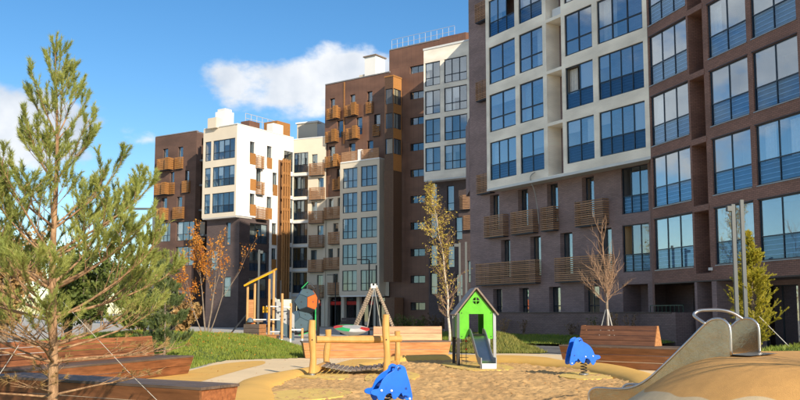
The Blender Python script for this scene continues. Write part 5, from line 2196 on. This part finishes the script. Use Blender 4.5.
def spinner():
    o = thing('spinner_dish', 'tilted pale spinner dish with green and red rim beside the swing', 'spinner', (-2.85, 50.5, 0), R(0))
    o.rotation_euler = (R(10), R(4), 0)
    n = 36
    prof = [(0.10, 0.30), (0.35, 0.36), (0.75, 0.54), (1.02, 0.70), (1.05, 0.74)]
    m = MB()
    rings = [[m.pt((r * math.cos(2 * math.pi * k / n), r * math.sin(2 * math.pi * k / n), z)) for k in range(n)] for r, z in prof]
    for a, b in zip(rings, rings[1:]):
        for k in range(n):
            m.f.append([a[k], a[(k + 1) % n], b[(k + 1) % n], b[k]])
    m.build('hull', 'hull_white', o, smooth=True)
    cols = ['paint_green', 'hull_white', 'paint_red', 'hull_white', 'paint_green', 'paint_red']
    for i in range(6):
        m = MB()
        for k in range(6):
            a0, a1 = 2 * math.pi * (i * 6 + k) / n + 3.6, 2 * math.pi * (i * 6 + k + 1) / n + 3.6
            m.poly((1.05 * math.cos(a0), 1.05 * math.sin(a0), 0.745), (1.05 * math.cos(a1), 1.05 * math.sin(a1), 0.745), (0.55 * math.cos(a1), 0.55 * math.sin(a1), 0.82), (0.55 * math.cos(a0), 0.55 * math.sin(a0), 0.82))
        m.build('deck_sector', cols[i], o)
    m = MB()
    m.tube([(0, 0, 0.74), (0, 0, 0.815)], 0.55, 24)
    m.build('deck_centre', 'panel_lightgrey', o)
    m = MB()
    m.tube([(0, 0, -0.1), (0, 0, 0.2)], 0.12, 12)
    m.build('pivot', 'galvanised', o)


spinner()

t = thing('wooden_stand', 'dark brown slatted sun lounger block behind the spinner dish', 'bench', (-4.5, 66, 0))
for k in range(5):
    m = MB()
    m.solid((-0.15 + k * 0.04, -0.02 + k * 0.12, 0.25 + k * 0.2), (1.5, 0, 0), (0, 0.06, 0), (0.03, 0.05, 0.185))
    m.build('board', 'plank_dark', t)
m = MB()
m.box(-0.1, 1.35, 0.62, 1.3, 0, 0.9)
m.build('core', 'plank_dark', t)

# boulder behind the long bench, left edge
def boulder(label, loc, r, seed):
    m = MB()
    n, k2 = 14, 9
    rr = seed * 3.7
    ids = []
    for j in range(k2 + 1):
        row = []
        for i in range(n):
            th, p_ = 2 * math.pi * i / n, math.pi * j / k2
            d = V(math.sin(p_) * math.cos(th), math.sin(p_) * math.sin(th), math.cos(p_))
            f = 1 + 0.28 * noise.fractal(d * 1.4 + V(rr, 0, 0), 1.0, 2.0, 3)
            row.append(m.pt((d.x * r * f * 1.25, d.y * r * f, d.z * r * f * 0.75)))
        ids.append(row)
    for a, b in zip(ids, ids[1:]):
        for i in range(n):
            m.f.append([a[i], a[(i + 1) % n], b[(i + 1) % n], b[i]])
    o = m.build('boulder', 'stone', smooth=True)
    o.location = loc
    tag(o, label, 'boulder', 'pale boulders behind the long bench')


boulder('larger pale boulder by the left end of the long bench', (-9.0, 21.0, 0.55), 0.42, 1)
boulder('smaller pale boulder at the left edge of the picture', (-9.9, 21.3, 0.6), 0.35, 2)

# low white hut with a dark slatted door behind the pine
t = thing('white_hut', 'low white hut with dark slatted door seen through the pine branches', 'hut', (-15.2, 50, 0), R(6))
m = MB()
m.box(0.2, 1.0, 0, 3, 0, 2.75)
m.build('wall', 'plaster_white', t)
m = MB()
m.box(1.003, 2.3, 0.3, 3, 0, 2.75)
m.build('door_recess', 'panel_charcoal', t)
for k in range(7):
    m = MB()
    m.box(1.05 + k * 0.175, 1.14 + k * 0.175, 0.0, 0.28, 0, 2.7)
    m.build('slat', 'post_grey' if k % 3 == 1 else 'black_metal', t)
m = MB()
m.box(0.1, 2.4, -0.1, 3.1, 2.753, 2.9)
m.build('roof', 'roof_grey', t)

# ------------------------------------------------------------------ trees


def rand_dir(r):
    z = r.uniform(-1, 1)
    a = r.uniform(0, 6.283)
    s = math.sqrt(1 - z * z)
    return V(s * math.cos(a), s * math.sin(a), z)


def shoot(M, a, b, n, L, r, w=0.0035, lo=0.45, hi=0.95):
    """needles set round the axis a-b, pointing forwards"""
    ax = b - a
    if ax.length < 1e-5:
        return
    d = ax.normalized()
    s = d.orthogonal().normalized()
    t = d.cross(s)
    v, f = M.v, M.f
    for _ in range(n):
        k = r.random()
        p = a + ax * k
        ph = r.uniform(0, 6.283)
        an = r.uniform(lo, hi)
        rad = s * math.cos(ph) + t * math.sin(ph)
        nd = d * math.cos(an) + rad * math.sin(an)
        side = nd.cross(rand_dir(r)).normalized() * w
        e = p + nd * L * r.uniform(0.7, 1.2)
        i = len(v)
        v += [tuple(p - side), tuple(p + side), tuple(e + side * 0.3)]
        f.append([i, i + 1, i + 2])


def pine(label, loc, H, whorls, trunk_r, mats, seed, nd_len=0.075, dens=1.0, lean=(0.0, 0.0), nw=0.0035):
    r = random.Random(seed)
    o = thing('pine_tree', label, 'tree', loc)
    tr = MB()
    pts = [V(lean[0] * (z / H) ** 1.3 + 0.015 * math.sin(z * 2.1), lean[1] * z / H + 0.012 * math.cos(z * 1.7), z) for z in [H * k / 26 for k in range(27)]]
    rad = [trunk_r * (1 - 0.93 * (k / 26) ** 0.95) + 0.012 * max(0, 1 - k / 2) for k in range(27)]
    tr.tube(pts, rad, 12)
    tr.build('trunk', mats[0], o, smooth=True)
    at = lambda z: pts[0].lerp(pts[-1], 0) if z <= 0 else pts[min(26, int(z / H * 26))]
    limbs, green, tan = MB(), MB(), MB()

    def twig(a, d, L, rad_, leafy, depth):
        """a curved shoot that turns up at its end"""
        n = 5
        q = [a]
        cur = d.copy()
        for k in range(n):
            cur = (cur + V(0, 0, 0.13 if leafy else 0.03) + rand_dir(r) * 0.09).normalized()
            q.append(q[-1] + cur * L / n)
        limbs.tube(q, [rad_ * (1 - 0.75 * k / n) for k in range(n + 1)], 5, False)
        if leafy > 0:
            st = 2 if depth else 3
            for k in range(st, n):
                shoot(green, q[k], q[k + 1], int(dens * 260 * (L / n) / 0.1 * leafy * 0.33), nd_len, r, nw)
            tip = q[-1]
            shoot(green, tip, tip + cur * 0.06, int(dens * 32 * leafy), nd_len * 0.9, r, nw, 0.15, 0.6)
            # tip cluster of two or three young shoots
            for j in range(r.randint(1, 3)):
                dd = (cur + rand_dir(r) * 0.55 + V(0, 0, 0.3)).normalized()
                l2 = r.uniform(0.07, 0.15)
                limbs.tube([tip, tip + dd * l2], [rad_ * 0.25, rad_ * 0.12], 4, False)
                shoot(green, tip, tip + dd * l2, int(dens * 62 * leafy), nd_len * 0.9, r, nw, 0.3, 0.8)
        elif r.random() < 0.5:
            shoot(tan, q[-2], q[-1], int(dens * 26), nd_len, r, nw)
        return q, cur

    for (z, n, L, el, leafy, a0) in whorls:
        for k in range(n):
            a = a0 + 6.283 * k / n + r.uniform(-0.35, 0.35)
            ll = L * r.uniform(0.78, 1.12)
            e = el + r.uniform(-0.14, 0.14)
            d = V(math.cos(a) * math.cos(e), math.sin(a) * math.cos(e), math.sin(e))
            base = at(z) + V(0, 0, r.uniform(-0.05, 0.05))
            m_ = 9
            q = [base]
            cur = d.copy()
            for j in range(m_):
                f = j / m_
                cur = (cur + V(0, 0, (0.10 if leafy else 0.015) * f * 1.5) + rand_dir(r) * 0.06).normalized()
                q.append(q[-1] + cur * ll / m_)
            br = max(0.008, trunk_r * 0.30 * (ll / 1.8) ** 0.8)
            limbs.tube(q, [br * (1 - 0.8 * j / m_) for j in range(m_ + 1)], 6, False)
            if leafy:
                for j in range(m_ - 3 if z < 2.6 or H < 4.5 else 3, m_):
                    shoot(green, q[j], q[j + 1], int(dens * 62 * ll / 1.2), nd_len, r, nw)
                for j in range(3):
                    dd = (cur + rand_dir(r) * 0.5 + V(0, 0, 0.35)).normalized()
                    l2 = r.uniform(0.10, 0.2)
                    limbs.tube([q[-1], q[-1] + dd * l2], [br * 0.2, br * 0.1], 4, False)
                    shoot(green, q[-1], q[-1] + dd * l2, int(dens * 80), nd_len * 0.95, r, nw, 0.3, 0.8)
            # side twigs
            st = 2 if leafy else 3
            for j in range(st, m_):
                for s in (-1, 1):
                    if r.random() < ((0.62 if (z > 2.6 and H > 4.5) else 0.30) if leafy else 0.30):
                        continue
                    seg = (q[j + 1] - q[j]).normalized()
                    sd_ = seg.cross(V(0, 0, 1)).normalized() * s
                    dd = (seg * 0.75 + sd_ * r.uniform(0.5, 0.9) + V(0, 0, r.uniform(0.0, 0.4))).normalized()
                    f = j / m_
                    tl = ll * (0.42 * (1.15 - f)) * r.uniform(0.6, 1.1) + 0.08
                    lf = leafy * (0.55 + 0.6 * f) * (1 if r.random() > 0.12 else 0.15)
                    qq, cc = twig(q[j].lerp(q[j + 1], r.random()), dd, tl, br * 0.38, lf, 0)
                    if tl > 0.3:
                        for jj in (2, 3, 4):
                            if r.random() < 0.3:
                                continue
                            sg = (qq[jj + 1] - qq[jj]).normalized()
                            d3 = (sg * 0.7 + sg.cross(V(0, 0, 1)).normalized() * r.choice((-1, 1)) * 0.7 + V(0, 0, r.uniform(0, 0.4))).normalized()
                            twig(qq[jj], d3, tl * r.uniform(0.35, 0.6), br * 0.22, lf, 1)
    # leader
    top = pts[-1]
    shoot(green, pts[20], pts[25], int(dens * 420), nd_len * 0.8, r, nw)
    for k in range(5):
        dd = (V(0, 0, 1) + rand_dir(r) * 0.5).normalized()
        b0 = top - V(0, 0, 0.05)
        l2 = r.uniform(0.16, 0.30)
        limbs.tube([b0, b0 + dd * l2], [0.006, 0.003], 4, False)
        shoot(green, b0, b0 + dd * l2, int(dens * 150), nd_len * 0.9, r, nw, 0.3, 0.8)
    limbs.build('branches', mats[0], o, smooth=True, uv=False, recalc=False)
    green.build('crown', mats[1], o, uv=False, recalc=False)
    if tan.f:
        tan.build('dry_needles', 'needles_tan', o, uv=False, recalc=False)
    return o


big = [(0.72, 4, 1.35, 0.10, 0.0, 0.3), (1.05, 6, 1.6, 0.22, 0.0, 0.9), (1.32, 6, 1.75, 0.22, 0.35, 0.1), (1.62, 6, 1.95, 0.32, 0.75, 0.05), (1.98, 6, 1.75, 0.42, 0.9, 0.2),
       (2.42, 6, 1.45, 0.50, 0.85, 0.55), (2.86, 5, 1.15, 0.62, 0.8, 0.1), (3.35, 5, 0.98, 0.75, 0.8, 0.45), (3.98, 5, 0.80, 0.98, 0.85, 0.2), (4.45, 3, 0.5, 1.05, 1.0, 0.8)]
pine('tall young pine with orange trunk and open crown filling the left foreground', (-4.36, 11.0, 0), 5.0, big, 0.072, ('bark_pine', 'needles'), 11, 0.072, 1.0, (-0.12, 0.0))
small = [(0.35, 5, 0.75, 0.3, 0.9, 0.2), (0.75, 5, 0.75, 0.4, 1.0, 0.7), (1.15, 5, 0.62, 0.55, 1.0, 0.1), (1.6, 5, 0.5, 0.7, 1.0, 0.6), (2.0, 4, 0.35, 0.9, 1.0, 0.2)]
pine('small bluish young pine at the right end of the long orange bench', (-7.35, 27.2, 0.1), 3.2, [(z * 1.3, n, L * 1.25, e, l, a) for z, n, L, e, l, a in small], 0.04, ('bark_grey', 'needles_blue'), 21, 0.09, 0.8, nw=0.007)
pine('bushy young pine behind the long orange bench, left of the small bluish one', (-8.75, 29.8, 0.3), 4.2, [(z * 1.7, n + 1, L * 1.75, e, l, a) for z, n, L, e, l, a in small], 0.06, ('bark_pine', 'needles'), 22, 0.10, 0.75, nw=0.008)


def broad_tree(name, label, loc, seed, stems, depth, mats, leaf_n, leaf_s, spread=0.5, up=0.25, ratio=0.72, kids=(2, 3), crown_fn=None, tips_only=True, twn=5, group=None, min_leaf_depth=1, leaf_jit=0.12):
    """branching tree: stems = [(offset, dir, length, radius)]"""
    r = random.Random(seed)
    o = thing(name, label, 'tree', loc, 0, group)
    wood, twigs, leaves = MB(), MB(), MB()
    ends = []

    def grow(p, d, L, rad_, lev):
        n = 5 if lev == 0 else 4
        q = [p]
        cur = d.copy()
        for k in range(n):
            cur = (cur + V(0, 0, up * 0.25) + rand_dir(r) * (0.05 + 0.05 * lev)).normalized()
            q.append(q[-1] + cur * L / n)
        e = rad_ * (0.62 if lev < depth else 0.3)
        (wood if lev < 2 else twigs).tube(q, [rad_ + (e - rad_) * k / n for k in range(n + 1)], 8 if lev == 0 else (6 if lev == 1 else 4), False)
        if lev >= min_leaf_depth:
            for k in range(1, n + 1):
                ends.append((q[k], lev))
        if lev < depth:
            nk = r.randint(*kids)
            for j in range(nk):
                f = 1.0 if j == 0 else r.uniform(0.35, 0.95)
                idx = min(n, max(1, int(round(f * n))))
                b = q[idx]
                if j == 0:
                    dd = (cur + rand_dir(r) * 0.2).normalized()
                else:
                    a = r.uniform(0, 6.283)
                    s = cur.orthogonal().normalized()
                    t_ = cur.cross(s)
                    dd = (cur + (s * math.cos(a) + t_ * math.sin(a)) * spread * r.uniform(0.7, 1.5) + V(0, 0, up * 0.5)).normalized()
                grow(b, dd, L * ratio * r.uniform(0.75, 1.15), max(e * (0.9 if j == 0 else 0.7), 0.0035), lev + 1)
    for off, d, L, rad_ in stems:
        grow(V(*off), V(*d).normalized(), L, rad_, 0)
    for _ in range(leaf_n):
        p, lev = r.choice(ends)
        if crown_fn and not crown_fn(p, r):
            continue
        c = p + rand_dir(r) * leaf_jit * r.random()
        a = rand_dir(r)
        b = a.cross(rand_dir(r)).normalized()
        s = leaf_s * r.uniform(0.6, 1.3)
        i = len(leaves.v)
        leaves.v += [tuple(c - a * s), tuple(c + b * s * 0.55), tuple(c + a * s), tuple(c - b * s * 0.55)]
        leaves.f.append([i, i + 1, i + 2, i + 3])
    wood.build('trunk', mats[0], o, smooth=True, uv=False, recalc=False)
    if twigs.f:
        twigs.build('branches', mats[1], o, smooth=True, uv=False, recalc=False)
    if leaves.f:
        leaves.build('crown', mats[2], o, uv=False, recalc=False)
    return o


# autumn tree with several stems on the lawn
broad_tree('autumn_tree', 'thin multi-stemmed tree with sparse orange leaves on the green lawn', (-9.35, 42.0, lawn_left_h(-9.35, 42) - 0.03), 31,
           [((0, 0, 0), (-0.12, 0, 1), 2.3, 0.045), ((0.05, 0.05, 0), (0.10, 0.1, 1), 2.2, 0.040), ((-0.08, 0, 0), (-0.42, 0.1, 1), 1.9, 0.034), ((0.08, 0, 0), (0.42, 0, 1), 2.1, 0.034), ((0.02, -0.05, 0), (0.25, -0.2, 1), 2.1, 0.03)],
           4, ('bark_grey', 'twig_red', 'leaf_orange'), 3000, 0.056, spread=0.40, up=0.35, ratio=0.66, crown_fn=lambda p, r: r.random() < (0.98 if p.x < 0.35 else 0.4), leaf_jit=0.2)


def birch():
    r = random.Random(41)
    o = thing('birch_tree', 'slim birch with white trunk and thin yellow foliage leaning left', 'tree', (2.55, 45, 0))
    H = 7.9
    m = MB()
    pts = [V(-0.95 * (k / 24) ** 2.0, 0.0, H * k / 24) + V(0.03 * math.sin(k), 0, 0) for k in range(25)]
    m.tube(pts, [0.075 * (1 - 0.93 * k / 24) for k in range(25)], 9)
    m.build('trunk', 'bark_birch', o, smooth=True)
    tw, lv, ends = MB(), MB(), []
    for k in range(4, 25):
        for j in range(5):
            b = pts[k]
            a = r.uniform(0, 6.283)
            f = k / 24
            L = (1.15 * math.sin(math.pi * min(1, f * 0.95)) + 0.25) * r.uniform(0.6, 1.1)
            e = r.uniform(0.55, 1.05)
            d = V(math.cos(a) * math.cos(e), math.sin(a) * math.cos(e), math.sin(e))
            q = [b]
            for s in range(6):
                d = (d + rand_dir(r) * 0.12 + V(-0.02, 0, 0.05)).normalized()
                q.append(q[-1] + d * L / 6)
            tw.tube(q, [0.016 * (1 - 0.12 * s) * (1.15 - f) + 0.003 for s in range(7)], 4, False)
            for s in range(2, 7):
                ends.append(q[s])
                for _ in range(2):
                    dd = (d + rand_dir(r) * 0.8).normalized()
                    e2 = q[s] + dd * r.uniform(0.12, 0.32)
                    tw.tube([q[s], e2], [0.005, 0.003], 3, False)
                    ends.append(e2)
    for _ in range(4000):
        p = r.choice(ends)
        f = p.z / H
        keep = max(0.0, min(1.0, (f - 0.18) * 1.7)) * (1.0 if p.x < 0.05 - 0.95 * f * f + 0.25 else 0.45)
        if r.random() > keep:
            continue
        c = p + rand_dir(r) * 0.1
        a = rand_dir(r)
        b = a.cross(rand_dir(r)).normalized()
        s = 0.044 * r.uniform(0.6, 1.3)
        i = len(lv.v)
        lv.v += [tuple(c - a * s), tuple(c + b * s * 0.6), tuple(c + a * s), tuple(c - b * s * 0.6)]
        lv.f.append([i, i + 1, i + 2, i + 3])
    tw.build('branches', 'twig_red', o, uv=False, recalc=False)
    lv.build('crown', 'leaf_yellow', o, uv=False, recalc=False)


birch()


def bare_tree():
    r = random.Random(52)
    o = thing('bare_tree', 'leafless young tree with fan of reddish twigs and timber stakes', 'tree', (8.72, 36.6, 0))
    tr, tw = MB(), MB()
    tr.tube([(0, 0, 0), (0.02, 0, 0.8), (0, 0, 1.9), (0.01, 0, 2.5)], [0.075, 0.06, 0.055, 0.05], 10)
    tr.build('trunk', 'bark_grey', o, smooth=True)

    def grow(p, d, L, rad_, lev):
        n = 5
        q = [p]
        for k in range(n):
            d = (d + rand_dir(r) * 0.09 + V(0, 0, 0.07)).normalized()
            q.append(q[-1] + d * L / n)
        tw.tube(q, [rad_ * (1 - 0.13 * k) for k in range(n + 1)], 5 if lev < 1 else 4, False)
        if lev < 2:
            for k in range(1, n + 1):
                for _ in range(2 if lev == 0 else 1):
                    dd = (d + rand_dir(r) * 0.75 + V(0, 0, 0.1)).normalized()
                    grow(q[k], dd, L * r.uniform(0.25, 0.5), rad_ * 0.5, lev + 1)
    grow(V(0, 0, 2.45), V(-0.03, 0, 1), 2.5, 0.026, 0)
    for k in range(13):
        a = 6.283 * k / 13 + r.uniform(-0.2, 0.2)
        e = r.uniform(0.45, 1.35)
        z = r.uniform(1.75, 2.45)
        L = (0.72 + 1.05 * math.sin(e)) * r.uniform(0.75, 1.0)
        grow(V(0, 0, z), V(math.cos(a) * math.cos(e), math.sin(a) * math.cos(e), math.sin(e)), L, 0.018, 0)
    tw.build('branches', 'twig_red', o, uv=False, recalc=False)
    for k in range(3):
        a = 0.5 + 2.094 * k
        m = MB()
        m.tube([(0.55 * math.cos(a), 0.55 * math.sin(a), 0), (0.05 * math.cos(a), 0.05 * math.sin(a), 1.75)], 0.026, 7)
        m.build('stake', 'strap', o)


bare_tree()


def conifer():
    r = random.Random(61)
    o = thing('young_conifer', 'bushy yellow-green young conifer with thin leading shoot behind the slide', 'tree', (11.45, 28.2, 0.3))
    H = 3.95
    m = MB()
    m.tube([(0, 0, 0), (0, 0, H * 0.6), (-0.06, 0, H)], [0.06, 0.03, 0.008], 8)
    m.build('trunk', 'bark_grey', o, smooth=True)
    lv, tw = MB(), MB()
    for _ in range(230):
        f = r.random() ** 0.85
        z = 0.12 + f * (H - 0.15)
        R_ = 1.12 * (1 - f ** 2.0) * (0.72 + 0.28 * min(1, f * 4)) if f < 0.78 else 0.40 * (1 - f) / 0.22 + 0.02
        a = r.uniform(0, 6.283)
        L = R_ * r.uniform(0.45, 1.15) * (0.85 + 0.5 * noise.noise(V(math.cos(a) * 1.3, math.sin(a) * 1.3, z * 1.6)))
        b = V(-0.03 * f, 0, z - 0.25 * L)
        d = V(math.cos(a), math.sin(a), r.uniform(0.15, 0.8)).normalized()
        q = [b]
        cur = d
        for k in range(4):
            cur = (cur + V(0, 0, 0.12) + rand_dir(r) * 0.08).normalized()
            q.append(q[-1] + cur * L / 4)
        tw.tube(q, [0.008 - 0.0015 * k for k in range(5)], 4, False)
        for k in range(1, 4):
            shoot(lv, q[k], q[k + 1], int(26 + 60 * L), 0.055, r, 0.006, 0.4, 1.1)
            for _2 in range(3):
                dd = (cur + rand_dir(r) * 0.8 + V(0, 0, 0.15)).normalized()
                l2 = r.uniform(0.08, 0.24) * (0.5 + L)
                e = q[k + 1] + dd * l2
                tw.tube([q[k + 1], e], [0.004, 0.002], 3, False)
                shoot(lv, q[k + 1], e, int(34 + 60 * L), 0.05, r, 0.006, 0.35, 1.0)
    shoot(lv, V(-0.03, 0, H * 0.8), V(-0.06, 0, H), 160, 0.06, r, 0.006, 0.5, 1.2)
    tw.build('branches', 'bark_grey', o, uv=False, recalc=False)
    lv.build('crown', 'needles_lime', o, uv=False, recalc=False)
    m = MB()
    m.tube([(0.1, -0.2, 1.2), (0.95, -0.9, 0.02)], 0.012, 6)
    m.build('guy_strap', 'strap', o)


conifer()

# straps that hold the big pine
for nm, a, b in (('white guy strap running from the pine trunk down to the lower left', (-4.32, 10.95, 1.95), (-5.25, 10.2, 0.0)),
                 ('thin white guy strap on the right of the pine trunk', (-4.3, 11.05, 1.75), (-2.85, 11.9, 0.0))):
    m = MB()
    m.tube([a, V(*a).lerp(V(*b), 0.5) + V(0, 0, -0.03), b], 0.0035, 6)
    tag(m.build('guy_strap', 'strap'), nm, 'strap', 'guy straps of the big pine')


def bush(name, label, loc, rx, rz, n, leaf_s, mat, seed, wood='bark_grey', group=None, cat='bush', stems=9):
    r = random.Random(seed)
    o = thing(name, label, cat, loc, 0, group)
    tw, lv = MB(), MB()
    ends = []
    for k in range(stems):
        a = r.uniform(0, 6.283)
        sp_ = r.uniform(0.1, 0.9)
        d = V(math.cos(a) * sp_ * rx, math.sin(a) * sp_ * rx, rz * r.uniform(0.7, 1.0))
        q = [V(d.x * 0.1, d.y * 0.1, -0.03)]
        for j in range(1, 7):
            f = j / 6
            q.append(V(d.x * f ** 1.4, d.y * f ** 1.4, d.z * f) + rand_dir(r) * 0.04 * rz)
        tw.tube(q, [0.012 * rz * (1 - 0.12 * j) + 0.003 for j in range(7)], 4, False)
        for j in range(2, 7):
            ends.append(q[j])
            for _ in range(2):
                e = q[j] + (rand_dir(r) + V(0, 0, 0.3)) * 0.2 * rx
                tw.tube([q[j], e], [0.006, 0.003], 3, False)
                ends.append(e)
    for _ in range(n):
        p = r.choice(ends) + rand_dir(r) * 0.16 * rx * r.random()
        a = rand_dir(r)
        b = a.cross(rand_dir(r)).normalized()
        s = leaf_s * r.uniform(0.6, 1.3)
        i = len(lv.v)
        lv.v += [tuple(p - a * s), tuple(p + b * s * 0.6), tuple(p + a * s), tuple(p - b * s * 0.6)]
        lv.f.append([i, i + 1, i + 2, i + 3])
    tw.build('stems', wood, o, uv=False, recalc=False)
    lv.build('foliage', mat, o, uv=False, recalc=False)
    return o


# shrubs and trees behind the pine, left edge
far = [('rust coloured bushy tree at the left edge behind the pine', (-16.4, 36, 0.3), 2.3, 4.6, 'leaf_rust', 71), ('mid green tree just right of the rust coloured one behind the pine', (-13.6, 38, 0.5), 1.8, 3.9, 'leaf_green', 72),
       ('dark green tree behind the pine trunk', (-16.0, 42, 0.3), 2.3, 4.2, 'leaf_green', 73), ('dark green tree left of the white hut', (-13.4, 45, 0.3), 2.0, 3.6, 'leaf_green', 74),
       ('dark green tree at the far left edge', (-20.5, 44, 0.2), 2.8, 5.4, 'leaf_green', 75), ('ochre shrub beside the autumn tree, behind the lawn', (-10.9, 43.5, 0.4), 1.0, 1.7, 'leaf_rust', 76)]
for lb, p, rx, rz, mt, sd_ in far:
    bush('leafy_tree', lb, p, rx, rz, 6500, 0.10, mt, sd_, cat='tree', group='trees and shrubs behind the pine', stems=14)
# low planting along the wall and in front of the shops
r = random.Random(91)
spots = [(-2.0, 'dry shrub nearest the playhouse at the plum wall'), (0.6, 'second dry shrub along the plum wall from the playhouse'), (2.6, 'third dry shrub along the plum wall from the playhouse'),
         (4.4, 'fourth dry shrub along the plum wall from the playhouse'), (8.2, 'dry shrub at the plum wall just left of the bare tree stakes'), (9.8, 'dry reddish shrub at the plum wall right of the bare tree'),
         (11.3, 'leafy shrub at the plum wall near its corner'), (12.3, 'greenish shrub at the corner of the plum wall')]
for i, (u, lb) in enumerate(spots):
    p = w0 + WU * u + WN * 0.5
    bush('wall_shrub', lb, (p.x, p.y, lawn_wall_h(p.x, p.y) - 0.02), 0.32 + 0.1 * (i % 3), 0.75 + 0.25 * ((i * 7) % 4) / 3 + (0.35 if i > 5 else 0), 260, 0.035, ('leaf_dry', 'leaf_dry', 'leaf_rust', 'leaf_green')[(i * 3) % 4], 100 + i, 'twig_red', 'dry shrubs along the retaining wall', stems=10)
hedges = [((-0.6, 62), 'low green shrub just right of the swing frame'), ((0.4, 61), 'low green shrub between the swing frame and the birch'), ((1.3, 59), 'low green shrub at the foot of the birch, left side'),
          ((2.4, 58), 'low brown shrub behind the birch trunk'), ((3.3, 57), 'low brown shrub behind the grey lamp posts')]
for i, ((x, y), lb) in enumerate(hedges):
    bush('low_shrub', lb, (x, y, 0), 1.0, 1.1 + 0.2 * (i % 2), 1300, 0.06, 'leaf_green' if i < 3 else 'leaf_dry', 140 + i, 'twig_red', 'low shrubs in the shade behind the swing', stems=14)


# fallen leaves on the lawn and the paving
r = random.Random(404)
m = MB()
for _ in range(1000):
    x, y = r.gauss(-8.6, 2.6), r.gauss(38, 5.5)
    if not inside(x, y, pl_l):
        continue
    z = lawn_left_h(x, y) + r.uniform(0.03, 0.12)
    a = rand_dir(r) * 0.035 * r.uniform(0.6, 1.4)
    b = a.cross(rand_dir(r)).normalized() * 0.02
    i = len(m.v)
    c = V(x, y, z)
    m.v += [tuple(c - a), tuple(c + b), tuple(c + a), tuple(c - b)]
    m.f.append([i, i + 1, i + 2, i + 3])
for _ in range(420):
    x, y = r.uniform(-5.5, 5.0), r.uniform(13.5, 31)
    a = V(r.uniform(-1, 1), r.uniform(-1, 1), r.uniform(-0.3, 0.3)).normalized() * 0.028 * r.uniform(0.6, 1.4)
    b = a.cross(V(0, 0, 1)).normalized() * 0.018
    c = V(x, y, (sand_h(x, y) if inside(x, y, SAND_S) else 0.01) + 0.02)
    i = len(m.v)
    m.v += [tuple(c - a), tuple(c + b), tuple(c + a), tuple(c - b)]
    m.f.append([i, i + 1, i + 2, i + 3])
tag(m.build('fallen_leaves', 'leaf_orange', uv=False, recalc=False), 'small orange leaves scattered over lawn and playground', 'leaves', kind='stuff')


# a leafless tree just outside the right edge; only its shadow reaches the mound
broad_tree('bare_tree', 'leafless tree outside the right edge whose twig shadows cross the ochre mound', (6.75, 8.4, 0), 77,
           [((0, 0, 0), (0.03, 0, 1), 1.3, 0.10)], 4, ('bark_grey', 'twig_red', 'leaf_rust'), 40, 0.04, spread=0.75, up=0.15, ratio=0.78, kids=(3, 4))
